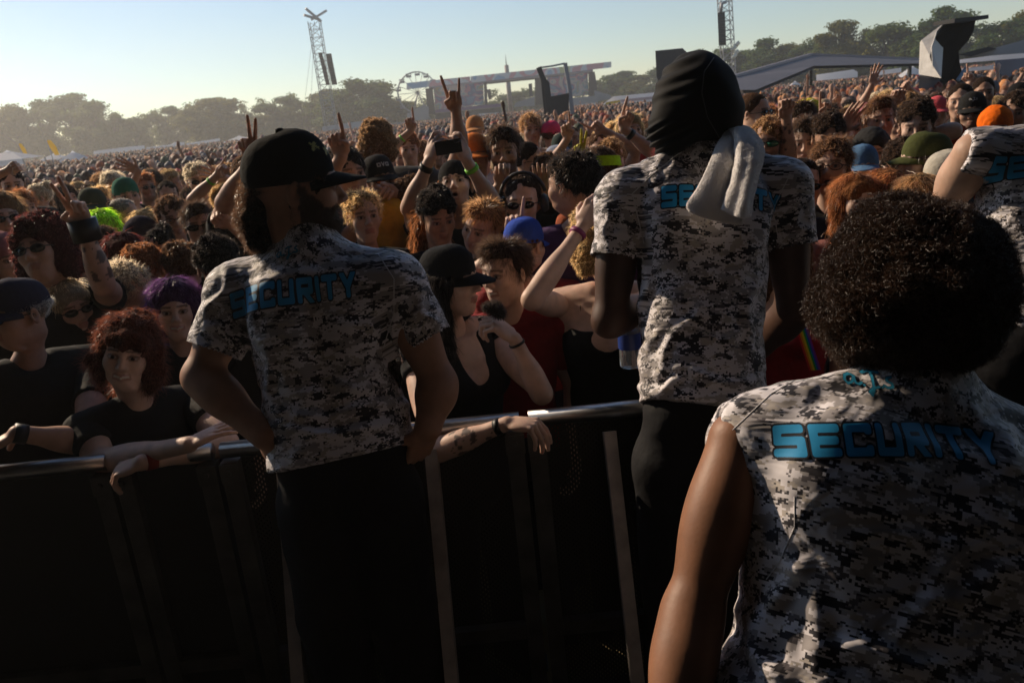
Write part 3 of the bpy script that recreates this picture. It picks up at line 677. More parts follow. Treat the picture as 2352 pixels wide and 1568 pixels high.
    if glasses:
        b = glasses_mb(glasses); b.V = [T(np.concatenate(b.V))]; b.build('sunglasses' if glasses != 'clear' else 'glasses', [M('paint', (.01, .01, .01)), M('lens', lens)], root)
    for n_, b_, m_ in extras: b_.build(n_, m_, root)
    return root
# ------------------------------------------------------------------ security guards
def wrinkle(V, Q, amp, sc, seed=0):
    N = vnormals(V, Q); a = fbm(V*np.asarray(sc)+.35*fbm(V*6, 2, seed+5)[:, None]*np.asarray(sc)*.3, 3, seed)
    r = 1-2*np.abs(vnoise(V*np.asarray(sc)*.8+fbm(V*4, 2, seed)[:, None], seed+9))
    return V+N*(amp*(a*.6+r*.5))[:, None]
def proj(V):
    q = (V-np.array([0, 0, CAMZ])) @ MC; return 1176+FPX*q[:, 0]/-q[:, 2], 784-FPX*q[:, 1]/-q[:, 2]
def folds(V, Q, L):
    """raise or sink garment folds along lines (start, end, height in m, half width in m)"""
    N = vnormals(V, Q); px, py = proj(V); back = N[:, 1] < .45; out = np.zeros(len(V)); Z = -((V-np.array([0, 0, CAMZ])) @ MC)[:, 2]
    for (x0, y0), (x1, y1), h, w_ in L:
        d = np.array([x1-x0, y1-y0], float); l = np.hypot(*d); t = ((px-x0)*d[0]+(py-y0)*d[1])/l/l; tc = np.clip(t, 0, 1)
        wob = .012*np.sin(tc*7+x0)*FPX/2; r = np.hypot(px-x0-tc*d[0]+wob*d[1]/l, py-y0-tc*d[1]-wob*d[0]/l)*Z/FPX/w_
        out += h*(np.exp(-r*r*1.5)-.45*np.exp(-(r-1.5)**2*2))*(.35+.65*np.sin(np.pi*np.clip(t*.9+.05, 0, 1)))
    return V+N*(out*back)[:, None]
def camo_shirt(V, Q, torso, arms, m, root, loc, name='shirt'):
    """torso = (origin, R, rx, ry); arms = list of (S, E, r, cut): faces past cut along the arm take the arm's mapping"""
    o, R, rx, ry = torso; cen = V[Q].mean(1); uv = np.zeros((len(Q), 4, 2)); P = (V-o) @ R
    th = np.arctan2(P[:, 0]/rx, -P[:, 1]/ry); U = np.stack([th*(rx+ry)*.5, P[:, 2]], 1)
    uf = U[Q]; w_ = (rx+ry)*.5*2*np.pi; d = uf[:, :, 0]-uf[:, :1, 0]; uf[:, :, 0] -= np.round(d/w_)*w_; uv[:] = uf
    for i, (S0, E0, r, cut) in enumerate(arms):
        a = E0-S0; L = np.linalg.norm(a); Ra = frame(a, (0, 1, 0)); Pa = (V-S0) @ Ra; pc = (cen-S0) @ Ra
        sel = (pc[:, 2] > cut) & (np.hypot(pc[:, 0], pc[:, 1]) < r*1.9)
        th = np.arctan2(Pa[:, 0], -Pa[:, 1]); Ua = np.stack([th*r+3.3*(i+1), Pa[:, 2]], 1)[Q]; w_ = r*2*np.pi
        d = Ua[:, :, 0]-Ua[:, :1, 0]; Ua[:, :, 0] -= np.round(d/w_)*w_; uv[sel] = Ua[sel]
    b = MB(); b.add(V, Q); return b.build(name, m, root, loc=loc, uv=uv.reshape(-1, 2))
def bvh_of(V, Q): return BVHTree.FromPolygons([tuple(v) for v in V], [tuple(int(i) for i in q) for q in Q])
def seam(name, root, bvh, pts, loc, m, r=.0018, n=40):
    """stitched seam laid on a garment; pts on photo rays (from, towards)"""
    P = []; eye = np.array([0, 0, CAMZ])
    pts = np.asarray(pts, float); t = np.linspace(0, len(pts)-1, n); px = np.interp(t, range(len(pts)), pts[:, 0]); py = np.interp(t, range(len(pts)), pts[:, 1])
    for x, y in zip(px, py):
        d = at(x, y, 1)-eye; h = bvh.ray_cast(Vector(eye), Vector(d/np.linalg.norm(d)), 6)
        if h[0] is not None: P.append(np.array(h[0])+np.array(h[1])*r*.3)
    if len(P) > 3: b = MB(); b.tube(np.array(P)-loc, r, 5, cap=False); b.build(name, m, root)
BLUE = (.020, .35, .70)
PR = print_mat('blue_print', BLUE, (.006, .006, .012), .062)
PS = print_mat('script_print', (.02, .24, .40), (.01, .02, .03), .022)
PY = print_mat('yellow_thread', (.30, .24, .02), (.2, .15, .01), .01)
BLK = mat('black_trousers', (.009, .009, .011), .8, var=.2, vs=12, bump=(18, .5, .01), spec=.2)
CAMO = [camo_mat('camo_print', c, s_) for c, s_ in ((.0030, 1.3), (.0030, 7.7), (.0026, 4.1), (.0032, 12.9))]
SEAM = mat('seam_thread', (.72, .70, .72), .7)
def back_text(root, bvh, cpix, Z, lpix, rpix, Wm, Hm, loc, bend=lambda u: 0*u, n=34):
    c = at(*cpix, Z); r = at(*rpix, Z)-at(*lpix, Z); r /= np.linalg.norm(r); upv = MC @ np.array([0, 1, 0.])
    L = text_len('SECURITY', .98, .265, .15); sc = 1/ (Hm)
    pad = .16; W2 = Wm*(1+2*pad/L); H2 = Hm*(1+2*pad)
    def fn(P):
        q = P*(1+2*pad)-pad; q = q.copy(); q[..., 0] *= (L+2*pad)/((1+2*pad)*W2/H2); q[..., 0] += pad*((L+2*pad)/((1+2*pad)*W2/H2)-1)*0; return text_sdf(q, 'SECURITY', .98, .265, .15)[0]
    return project_print('lettering', root, bvh, c, r, upv, fn, W2, H2, n, PR, loc, bend=bend)

# ---- guard with the cap, left
def guard_cap():
    base = np.array([-.47, 1.93, 0.]); hip = at(785, 1035, 2.0); neck = at(705, 560, 2.02)
    up = neck-hip; L = np.linalg.norm(up); R = frame(up, (0, 1, 0)); R = np.stack([np.cross(np.array([0, 1, 0])-0, R[:, 2]), R[:, 1], R[:, 2]], 1)
    x = np.array([1, .12, 0]); x -= R[:, 2]*(x@R[:, 2]); x /= np.linalg.norm(x); R = np.stack([x, np.cross(R[:, 2], x), R[:, 2]], 1)
    SL, SR = at(548, 668, 2.03), at(905, 650, 2.0); EL, ER = at(462, 865, 1.99), at(1008, 880, 2.02); HL, HR = at(492, 806, 2.005), at(982, 778, 2.01)
    f = Field(np.minimum(hip, SL)-[.28, .28, .25], np.maximum(neck, SR)+[.35, .25, .16], .0055)
    t = np.array([-.03, .06, .18, .30, .42, .48, .52])*L/.50
    f.stack(hip, R, t, [0]*7, [0, 0, .005, .01, .01, .02, .03], [.185, .178, .172, .180, .165, .10, .07], [.122, .116, .112, .115, .105, .075, .06], k=.03)
    for s, Sx, Hx, r in ((-1, SL, HL, .068), (1, SR, HR, .060)):
        f.cone(neck+R[:, 0]*s*.05-R[:, 2]*.055, Sx, .055, .072, k=.05); f.cone(Sx, Sx+(Hx-Sx)*1.3, .072, r, k=.035); 
        g = Field(Hx-.3, Hx+.3, .1)
    f.cone(neck-R[:, 2]*.03, neck+R[:, 2]*.012, .074, .066, k=.03)
    for s, yy in ((-1, .02), (1, .02)): f.ell(neck+R[:, 0]*s*.085-R[:, 2]*.19-R[:, 1]*.075, (.065, .03, .095), R, k=.05)      # shoulder blades
    f.cone(hip-R[:, 1]*.12+R[:, 2]*.1, hip-R[:, 1]*.115+R[:, 2]*.36, .014, .012, k=.05, cut=True)
    FL = [(a, b, rr*.9, .014) for a, b, rr in (((930, 700), (870, 860), .010), ((905, 760), (940, 960), .009), ((600, 790), (640, 960), .008), ((620, 990), (900, 985), .009), ((640, 955), (930, 930), .008), ((480, 745), (555, 790), .009), ((960, 680), (1000, 760), .008), ((530, 620), (470, 740), .007), ((740, 720), (860, 760), .004), ((700, 900), (900, 880), .005), ((640, 870), (760, 930), .005), ((900, 830), (960, 800), .007), ((460, 790), (540, 810), .006))]
    f.plane(hip-R[:, 2]*.012, -R[:, 2]+R[:, 0]*.03)
    V, Q = f.mesh(); cen = V[Q].mean(1); keep = np.ones(len(Q), bool)
    for Sx, Hx, r in ((SL, HL, .07), (SR, HR, .06)):
        d = (Hx-Sx)/np.linalg.norm(Hx-Sx); m = ((cen-Hx)@d > 0) & (np.linalg.norm((cen-Hx)-np.outer((cen-Hx)@d, d), axis=1) < .12); keep &= ~m
    keep &= (V[Q].max(1)-hip)@R[:, 2] > -.030; Q = Q[keep]; V = folds(wrinkle(V, Q, .004, (11, 11, 16), 2), Q, FL)
    hv, hq, hc = head(.0042, 'closed', True, beard=.93); hs = 1.07; c = at(684, 437, 2.0); Rh = rot('Z', math.radians(106)) @ rot('X', math.radians(4)) ; 
    w_ = np.clip((hv[:, 2]+.15)/.08, 0, 1)[:, None]; hv2 = (hv*hs) @ Rh.T*w_+((hv*hs) @ rot('Z', math.radians(150)).T)*(1-w_)+c
    b = MB(); b.add(hv2, hq, 0, hc)
    WL, WR = at(608, 1000, 1.93), at(982, 985, 1.97)
    for S0, E, W_, hd, sd_, pm in ((SL, EL, WL, at(640, 1075, 1.97)-WL, -1, (0.6, .6, 0)), (SR, ER, WR, at(955, 1060, 2.02)-WR, 1, (-.6, .6, 0))):
        av, aq = arm_mesh(S0, E, W_, hd, 'grip', -sd_, (.050, .048, .034), .0055, pm, 1.08); b.add(av, aq)
    root = b.build('security_guard', M('skin', (.40, .22, .145)), loc=base)
    tag(root, 'security guard in a black cap seen from behind, face turned right, hands on his hips', 'person', 'security guards in camouflage shirts')
    for a_ in (): pass
    camo_shirt(V, Q, (hip, R, .18, .115), [(SL, HL, .07, .05), (SR, HR, .062, .05)], CAMO[0], root, base)
    bv = bvh_of(V, Q)
    back_text(root, bv, (668, 672), 1.93, (527, 690), (810, 655), .315, .062, base, bend=lambda u: -.020*max(0, .45-u)**2*4)
    project_print('script_lettering', root, bv, at(655, 580, 1.93), at(690, 572, 1.93)-at(620, 592, 1.93), MC[:, 1], lambda P: script_sdf(P*1.5-[.1, .35]), .066, .036, 30, PS, base, depth=.4)
    seam('seam', root, bv, [(870, 585), (905, 640), (905, 720), (880, 800)], base, SEAM, .0014); pass
    for Hx, Sx, r in ((HL, SL, .066), (HR, SR, .058)): pass
    # trousers
    f = Field((-.80, 1.70, -.02), (-.15, 2.20, 1.22), .011); 
    f.cone(hip+[-.075, 0, .0], hip+[.075, 0, .0], .095, k=.02); f.cone(hip+[-.078, 0, -.12], hip+[.078, 0, -.12], .100, k=.05)
    for s in (-1, 1): f.chain([hip+[s*.080, 0, -.14], hip+[s*.088, -.01, -.46], hip+[s*.11, .02, .24-hip[2]]], [.108, .092, .082], k=.02)
    v, q = f.mesh(); v = wrinkle(v, q, .006, (9, 9, 7), 4); b = MB(); b.add(v, q); b.build('trousers', BLK, root, loc=base)
    b = MB(); [b.box([hip[0]+s*.11, hip[1]+.05, .225], (.05, .14, .045)) for s in (-1, 1)]; b.build('shoes', BLK, root, loc=base)
    # hair under the cap, falling on the neck
    g = np.random.default_rng(5); f = Field(at(540, 640, 2.1)-.1, at(720, 330, 2.1)+.2, .006)
    f.ell(at(640, 415, 2.02), (.070, .085, .040), k=.02); f.chain([at(650, 440, 1.915), at(646, 480, 1.90), at(645, 525, 1.895), at(655, 552, 1.895)], [.030, .038, .038, .022], k=.03); f.chain([at(628, 430, 2.01), at(618, 480, 2.00), at(622, 530, 1.98), at(640, 560, 1.965)], [.066, .062, .056, .036], k=.03)
    f.chain([at(592, 440, 2.02), at(585, 500, 2.02), at(598, 545, 2.0)], [.030, .032, .026], k=.03); f.cone(at(728, 418, 1.925), at(722, 458, 1.93), .010, .007, k=.01)
    v, q = f.mesh(); v = v+vnormals(v, q)*(.010*fbm(v*38, 3))[:, None]; P, N = sample(v, q, 14000, g)
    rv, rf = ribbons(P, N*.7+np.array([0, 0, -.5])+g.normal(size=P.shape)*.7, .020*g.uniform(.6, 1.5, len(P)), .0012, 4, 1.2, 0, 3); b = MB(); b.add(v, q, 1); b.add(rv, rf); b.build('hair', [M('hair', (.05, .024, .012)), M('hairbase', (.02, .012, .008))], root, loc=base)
    bm_ = (hc[:, 3] > .6) & (hc[:, 0] < .03) & (hv[:, 2] < .0); Pb = hv2[bm_]; Nb = vnormals(hv2, hq)[bm_]; ii = g.integers(0, len(Pb), 5200); Pb = Pb[ii]+g.normal(size=(5200, 3))*.002
    rv, rf = ribbons(Pb-Nb[ii]*.001, Nb[ii]*.6+np.array([0, 0, -.7])+g.normal(size=Pb.shape)*.3, .013*g.uniform(.5, 1.3, 5200), .0010, 2, .4, 0, 6); b = MB(); b.add(rv, rf); b.build('beard', M('hair', (.018, .011, .008)), root, loc=base)
    # cap: rigid head transform
    CS = 1.05; T2 = lambda v: (np.asarray(v)*CS) @ (rot('Z', math.radians(106)) @ rot('X', math.radians(-1))).T+c+np.array([-.004, 0, .003])
    cb, br = cap_mb(lod=1, crown=(.088, .109, .104)); cb.V = [T2(np.concatenate(cb.V))]; br.V = [T2(np.concatenate(br.V))]
    co = cb.build('cap', M('cap', (.010, .010, .009)), root, loc=base); br.build('brim', M('cap', (.010, .010, .009)), co, loc=base)
    b = MB(); bp = T2([(0, .012, .137)])[0]; b.tube([bp-[0, 0, .004], bp+[0, 0, .004], bp+[0, 0, .007]], [.011, .010, .004], 10); b.build('button', M('cap', (.010, .010, .009)), co, loc=base)
    V0, F0 = np.concatenate(cb.V), [tuple(int(i) for i in f_) for a in cb.F for f_ in a]; bv = BVHTree.FromPolygons([tuple(v_) for v_ in V0], F0)
    cc = T2([(-.050, -.085, .085)])[0]; rr_ = T2([(.0, -.10, .06)])[0]-T2([(-.085, -.02, .10)])[0]
    o = project_print('embroidery', co, bv, cc, rr_, (0, 0, 1), lambda P: np.minimum(np.minimum(seg2(P, (.5, .2), (.8, .9), .3), seg2(P, (.3, .7), (1.1, .5), .22)), np.minimum(seg2(P, (2.1, .2), (2.3, .9), .3), seg2(P, (1.9, .6), (2.8, .4), .2)))+.10*np.sin(P[..., 0]*23)*np.sin(P[..., 1]*29), .085, .026, 20, PY, base, depth=.10)
    return root
# ---- tall guard with the black head wrap and towel
def guard_wrap():
    base = np.array([.50, 2.0, 0.]); hip = at(1612, 925, 1.98); neck = at(1612, 345, 2.10)
    up = neck-hip; L = np.linalg.norm(up); z = up/L; x = np.array([1, .02, 0]); x -= z*(x@z); x /= np.linalg.norm(x); R = np.stack([x, np.cross(z, x), z], 1)
    SL, SR = at(1432, 458, 2.07), at(1798, 428, 2.07); EL, ER = at(1400, 735, 2.08), at(1822, 715, 2.10); HL, HR = at(1410, 592, 2.06), at(1824, 566, 2.07)
    f = Field(np.minimum(hip, SL)-[.22, .26, .25], np.maximum(neck, SR)+[.22, .25, .14], .0055)
    q_ = L/.60; t = np.array([-.04, .05, .16, .30, .44, .54, .60])*q_
    f.stack(hip, R, t, [0]*7, [0, 0, .0, .01, .015, .03, .03], [.158, .152, .150, .168, .168, .11, .07], [.118, .11, .105, .11, .11, .08, .06], k=.03)
    for s, Sx, Hx, r in ((-1, SL, HL, .056), (1, SR, HR, .054)):
        f.cone(neck+R[:, 0]*s*.05-R[:, 2]*.05, Sx, .058, .070, k=.05); f.cone(Sx, Sx+(Hx-Sx)*1.3, .070, r, k=.03)
        f.ell(neck+R[:, 0]*s*.085-R[:, 2]*.20-R[:, 1]*.08, (.065, .03, .10), R, k=.05)
    f.cone(neck-R[:, 2]*.04, neck+R[:, 2]*.0, .070, .062, k=.03)
    FL = [(a, b, rr*.9, .014) for a, b, rr in (((1465, 880), (1500, 760), .010), ((1462, 905), (1560, 880), .010), ((1480, 620), (1475, 780), .008), ((1740, 640), (1700, 860), .008), ((1600, 700), (1500, 860), .006), ((1385, 470), (1400, 560), .008), ((1530, 850), (1730, 880), .007), ((1540, 360), (1460, 430), .006), ((1560, 370), (1500, 400), .006), ((1600, 620), (1700, 640), .003), ((1620, 780), (1740, 760), .005), ((1820, 480), (1850, 540), .006), ((1780, 470), (1790, 560), .006))]
    f.plane(hip-R[:, 2]*.010, -R[:, 2]-R[:, 0]*.04)
    V, Q = f.mesh(); cen = V[Q].mean(1); keep = np.ones(len(Q), bool)
    for Sx, Hx, r in ((SL, HL, .06), (SR, HR, .06)):
        d = (Hx-Sx)/np.linalg.norm(Hx-Sx); keep &= ~(((cen-Hx)@d > 0) & (np.linalg.norm((cen-Hx)-np.outer((cen-Hx)@d, d), axis=1) < .085))
    Q = Q[keep]; V = folds(wrinkle(V, Q, .004, (11, 11, 15), 12), Q, FL)
    c = at(1602, 238, 2.10); hv, hq, hc = head(.006, 'closed', True); b = MB(); Rh = rot('Z', math.radians(158)) @ rot('X', .1); b.add((hv*.93) @ Rh.T+c, hq, 0, hc)
    WL, WR = at(1450, 700, 1.82+.45), at(1720, 830, 2.12)
    WL = at(1490, 690, 2.28); WR = at(1745, 800, 2.28)
    for S0, E, W_, hd, sd_ in ((SL, EL, WL, np.array([.3, .6, .2]), -1), (SR, ER, WR, np.array([-.5, .7, -.1]), 1)):
        av, aq = arm_mesh(S0, E, W_, hd, 'grip', -sd_, (.050, .047, .032), .006, (0, 0, -1), 1.08); b.add(av, aq)
    root = b.build('security_guard', M('skin', (.085, .045, .032)), loc=base)
    tag(root, 'tall security guard with a black cloth wrapped round his head, towel on shoulder', 'person', 'security guards in camouflage shirts')
    camo_shirt(V, Q, (hip, R, .16, .11), [(SL, HL, .062, .045), (SR, HR, .06, .045)], CAMO[1], root, base); bv = bvh_of(V, Q)
    back_text(root, bv, (1660, 450), 1.96, (1518, 440), (1803, 455), .305, .056, base, bend=lambda u: -.012*(2*u-1)**2)
    seam('seam', root, bv, [(1560, 352), (1500, 400), (1452, 445), (1480, 560)], base, SEAM, .0014); seam('seam', root, bv, [(1815, 400), (1775, 480), (1790, 560)], base, SEAM, .0014)
    f = Field((.15, 1.70, -.02), (.85, 2.25, 1.25), .011)
    f.cone(hip+[-.06, 0, -.02], hip+[.06, 0, -.02], .090, k=.02); f.cone(hip+[-.07, 0, -.15], hip+[.07, 0, -.15], .108, k=.05)
    for s in (-1, 1): f.chain([hip+[s*.075, 0, -.16], hip+[s*.085, -.01, -.50], hip+[s*.095, .02, .24-hip[2]]], [.104, .088, .080], k=.02)
    v, q = f.mesh(); v = wrinkle(v, q, .006, (9, 9, 7), 14); b = MB(); b.add(v, q); b.build('trousers', BLK, root, loc=base)
    b = MB(); [b.box([hip[0]+s*.095, hip[1]+.05, .225], (.05, .14, .045)) for s in (-1, 1)]; b.build('shoes', BLK, root, loc=base)
    # head wrap with folds
    f = Field(at(1470, 350, 2.1)-[.05, .16, .05], at(1730, 110, 2.1)+[.03, .16, .04], .0042); Rw = rot('Y', math.radians(-14))
    f.ell(at(1600, 212, 2.10), (.098, .112, .104), Rw, k=.02); f.ell(at(1618, 285, 2.11), (.092, .10, .066), rot('Y', -.2), k=.05); f.ell(at(1600, 245, 2.1), (.104, .108, .09), k=.04)
    f.chain([at(1548, 240, 2.08), at(1536, 300, 2.07), at(1548, 332, 2.06)], [.050, .046, .040], k=.04); f.ell(at(1678, 258, 2.10), (.024, .05, .034), rot('Y', .6), k=.025)
    f.cone(at(1640, 300, 2.12), at(1600, 335, 2.10), .066, .052, k=.03)
    v, q = f.mesh(); N = vnormals(v, q); px, py = proj(v); wob = fbm(v*8, 2, 3)
    A1 = np.clip((py-270)/30, 0, 1)*np.clip((1640-px)/60, 0, 1); A2 = np.clip((250-py)/60, 0, 1)*np.clip((1620-px)/50, 0, 1)
    v = v+N*(A1*.0052*np.sin((py+px*.55)*.30+wob*2.5)+A2*.0030*np.sin((py+px*.35)*.22+wob*2)+.0025*fbm(v*14, 2, 1))[:, None]; b = MB(); b.add(v, q)
    wrp = b.build('head_wrap', mat('wrap_cloth', (.008, .008, .0085), .75, bump=(300, .3, .001), spec=.12, sheen=.02), root, loc=base)
    bw = bvh_of(v, q); seam('seam', wrp, bw, [(1640, 133), (1618, 165), (1612, 215), (1625, 270), (1660, 330)], base, M('paint', (.018, .018, .02)), .0012)
    # towel
    tb = at(1660, 300, 1.98)
    def cloth(rows, nu, nv, bulge, seed):
        R_ = np.array(rows, float); k, m, _ = R_.shape; tv_ = np.linspace(0, k-1, nv+1); tu = np.linspace(0, m-1, nu+1); G = np.zeros((nv+1, nu+1, 3))
        for c3 in range(3):
            T_ = np.array([np.interp(tv_, range(k), R_[:, j, c3]) for j in range(m)]).T; G[:, :, c3] = np.array([np.interp(tu, range(m), T_[i]) for i in range(nv+1)])
        for _ in range(6): G[1:-1] = (G[:-2]+2*G[1:-1]+G[2:])/4; G[:, 1:-1] = (G[:, :-2]+2*G[:, 1:-1]+G[:, 2:])/4
        P3 = np.array([[at(G[i, j, 0], G[i, j, 1], G[i, j, 2]-bulge(j/nu, i/nv)) for j in range(nu+1)] for i in range(nv+1)]).reshape(-1, 3); ii = np.arange(nv)[:, None]*(nu+1)+np.arange(nu)[None]; Fq = np.stack([ii, ii+nu+1, ii+nu+2, ii+1], -1).reshape(-1, 4)
        Nn = vnormals(P3, Fq); P3 = P3+Nn*(.0022*fbm(P3*22, 3, seed))[:, None]; th_ = .0035; n0 = len(P3); V_ = np.concatenate([P3+Nn*th_, P3-Nn*th_]); rim = list(range(nu+1))+[i*(nu+1)+nu for i in range(1, nv+1)]+[nv*(nu+1)+j for j in range(nu-1, -1, -1)]+[i*(nu+1) for i in range(nv-1, 0, -1)]
        Fr = np.array([[rim[i], rim[(i+1) % len(rim)], rim[(i+1) % len(rim)]+n0, rim[i]+n0] for i in range(len(rim))]); return V_, np.concatenate([Fq, Fq[:, ::-1]+n0, Fr])
    Z0 = [2.04, 1.985, 1.945, 1.925, 1.905, 1.90]
    left = [[(1668, 300), (1680, 298), (1692, 300), (1702, 306)], [(1648, 330), (1668, 328), (1690, 330), (1706, 334)], [(1628, 380), (1652, 380), (1682, 382), (1706, 384)], [(1604, 430), (1638, 434), (1676, 438), (1704, 440)], [(1574, 474), (1622, 486), (1668, 492), (1704, 492)], [(1582, 484), (1622, 502), (1662, 512), (1706, 516)]]
    right = [[(1676, 298), (1700, 290), (1726, 298), (1746, 326)], [(1690, 322), (1706, 318), (1732, 322), (1756, 348)], [(1690, 372), (1704, 374), (1728, 376), (1748, 382)], [(1680, 420), (1698, 424), (1718, 426), (1734, 428)], [(1664, 462), (1690, 470), (1710, 472), (1726, 474)], [(1658, 482), (1684, 496), (1706, 502), (1722, 498)]]
    mk_ = lambda rows, dz: [[(x_, y_, Z0[i]+dz) for x_, y_ in r_] for i, r_ in enumerate(rows)]
    V1, F1_ = cloth(mk_(left, .0), 30, 44, lambda u, v: .012*math.sin(u*5.5+v*1.2)*v+.012*math.sin(math.pi*u), 3)
    V2, F2_ = cloth(mk_(right, -.012), 26, 44, lambda u, v: .040*math.sin(math.pi*min(1, max(0, u)))**.8*(1-.2*v)+.006*math.sin(u*9+v*2), 8)
    back_ = [[(x_, y_-3, Z0[i]+.035) for x_, y_ in r_] for i, r_ in enumerate(right)]
    V3, F3_ = cloth(back_, 12, 22, lambda u, v: -.01*math.sin(math.pi*u), 12); b = MB(); g = np.random.default_rng(3)
    for V_, F_ in ((V1, F1_), (V2, F2_), (V3, F3_)):
        P, N = sample(V_, F_, 15000, g); rv, rf = ribbons(P-N*.0008, N+g.normal(size=P.shape)*.6+[0, 0, -.3], .0032, .0014, 2, .8, 0, 1); b.add(V_-tb, F_); b.add(rv-tb, rf)
    o = b.build('towel', mat('towel_cloth', (.88, .85, .84), .95, bump=(220, .6, .003), sheen=.3, spec=.1, trans=.1)); o.location = tb
    tag(o, 'white terry towel hanging over the shoulder of the tall guard', 'towel')
    return root
# ---- near guard with the afro
def guard_afro():
    base = np.array([.56, 1.02, 0.]); hip = at(1985, 1640, 1.10); neck = at(2110, 880, 1.20)
    up = neck-hip; L = np.linalg.norm(up); z = up/L; x = np.array([1, .04, -.02]); x -= z*(x@z); x /= np.linalg.norm(x); R = np.stack([x, np.cross(z, x), z], 1)
    SL, SR = at(1700, 1015, 1.17), at(2400, 1030, 1.20); EL, ER = at(1592, 1400, 1.12), at(2430, 1480, 1.12); WL, WR = at(1520, 1780, 1.02), at(2330, 1750, 1.0)
    f = Field(np.minimum(hip, SL)-[.25, .24, .12], np.maximum(neck, SR)+[.16, .22, .13], .0045)
    q_ = L/.52; t = np.array([-.05, .06, .18, .30, .40, .47, .51])*q_
    f.stack(hip, R, t, [.02, .02, .02, .0, 0, 0, 0], [0, 0, .0, .01, .015, .03, .03], [.250, .212, .225, .252, .235, .14, .07], [.14, .128, .12, .12, .115, .08, .06], k=.03)
    for s, Sx in ((-1, SL), (1, SR)):
        f.cone(neck+R[:, 0]*s*.05-R[:, 2]*.045, (at(1716, 1000, 1.18) if s < 0 else Sx), .058, .048, k=.06)
        f.ell(neck+R[:, 0]*s*.10-R[:, 2]*.19-R[:, 1]*.075, (.075, .035, .10), R, k=.06)
    f.cone(neck-R[:, 2]*.05, neck+R[:, 2]*.003, .074, .070, k=.03)
    FL = [(a, b, rr*.9, .016) for a, b, rr in (((1660, 925), (1800, 905), .006), ((1700, 900), (1950, 865), .007), ((1720, 1180), (1735, 1320), .008), ((1700, 1400), (1780, 1568), .012), ((1820, 1300), (1740, 1480), .008), ((1760, 1230), (1900, 1400), .006), ((2200, 1250), (2050, 1500), .007), ((1900, 1480), (2150, 1530), .007), ((2250, 950), (2340, 1050), .008), ((1850, 1380), (1900, 1560), .007), ((2180, 1380), (2330, 1300), .006))]
    # arm openings
    for s, Sx, pts in ((-1, SL, None), (1, SR, None)):
        n = R[:, 0]*s*1.0+R[:, 2]*.20; p = at(1640, 1010, 1.14) if s < 0 else Sx
        G = (f.ax[0][:, None, None]-p[0])*n[0]+(f.ax[1][None, :, None]-p[1])*n[1]+(f.ax[2][None, None, :]-p[2])*n[2]
        f.f = np.maximum(f.f, G.astype('f4'))
    V, Q = f.mesh(); V = folds(wrinkle(V, Q, .0028, (9, 9, 14), 21), Q, FL)
    b = MB(); hv, hq, hc = head(.006, 'closed', True); c = at(2095, 690, 1.22); b.add((hv*1.0) @ (rot('Z', math.radians(175)) @ rot('X', .05)).T+c, hq, 0, hc)
    for S0, E, W_, sd_ in ((SL, EL, WL, -1), (SR, ER, WR, 1)):
        if sd_ < 0:
            av, aq = arm_mesh(S0, E, W_, np.array([.2, .2, -1]), 'relaxed', -sd_, (.047, .041, .028), .0042, (sd_*-1, 0, 0), 1.0)
        else: av, aq = arm_mesh(S0, E, W_, np.array([.2, .2, -1]), 'relaxed', -sd_, (.047, .041, .028), .006, (sd_*-1, 0, 0), 1.0)
        b.add(av, aq)
    root = b.build('security_guard', M('skin', (.25, .115, .062)), loc=base)
    tag(root, 'near security guard with a big brown afro and sleeveless camouflage shirt', 'person', 'security guards in camouflage shirts')
    camo_shirt(V, Q, (hip, R, .19, .12), [], CAMO[2], root, base); bv = bvh_of(V, Q)
    back_text(root, bv, (2027, 1003), 1.10, (1780, 1000), (2275, 1012), .298, .0415, base, bend=lambda u: -.012*(2*u-1)**2, n=44)
    project_print('script_lettering', root, bv, at(2005, 880, 1.12), at(2060, 885, 1.12)-at(1950, 872, 1.12), MC[:, 1], lambda P: script_sdf(P*1.5-[.1, .35]), .072, .042, 40, PS, base, depth=.3)
    seam('seam', root, bv, [(1835, 868), (1770, 905), (1680, 990), (1655, 1035)], base, SEAM, .0008, 60); seam('seam', root, bv, [(1825, 1140), (1825, 1210), (1790, 1290), (1760, 1330)], base, SEAM, .0008, 60)
    seam('seam', root, bv, [(1642, 960), (1660, 1100), (1700, 1240), (1712, 1300)], base, SEAM, .0016, 60)
    f = Field(hip-[.3, .25, 1.0], hip+[.3, .25, .1], .014)
    f.cone(hip+[-.09, 0, -.02], hip+[.09, 0, -.02], .12, k=.02)
    for s in (-1, 1): f.chain([hip+[s*.09, 0, -.12], hip+[s*.10, -.01, -.50], hip+[s*.11, .02, -.84]], [.112, .085, .066], k=.02)
    v, q = f.mesh(); b = MB(); b.add(v, q); b.build('trousers', BLK, root, loc=base)
    # afro
    g = np.random.default_rng(9); f = Field(c-.24, c+.24, .0055); cc = at(2096, 655, 1.20)
    f.ell(at(2200, 560, 1.2), (.07, .09, .05), k=.05); f.ell(cc, (.128, .136, .116), k=.02); f.ell(at(2105, 775, 1.20), (.098, .10, .06), k=.06); f.ell(at(1955, 720, 1.2), (.06, .09, .08), k=.04); f.ell(at(2225, 650, 1.2), (.055, .09, .08), k=.04); f.ell(at(2060, 530, 1.2), (.08, .09, .06), k=.05)
    v, q = f.mesh(); N = vnormals(v, q); v = v+N*(.009*fbm(v*26, 4, 2)-.012)[:, None]; P, N = sample(v, q, 60000, g); cl = fbm(P*45, 3, 6)
    rv, rf = ribbons(P, N+g.normal(size=P.shape)*.75, (.019+.010*cl)*g.uniform(.5, 1.3, len(P)), .0010, 4, 1.5, 0, 3); b = MB(); b.add(v, q, 1); b.add(rv, rf)
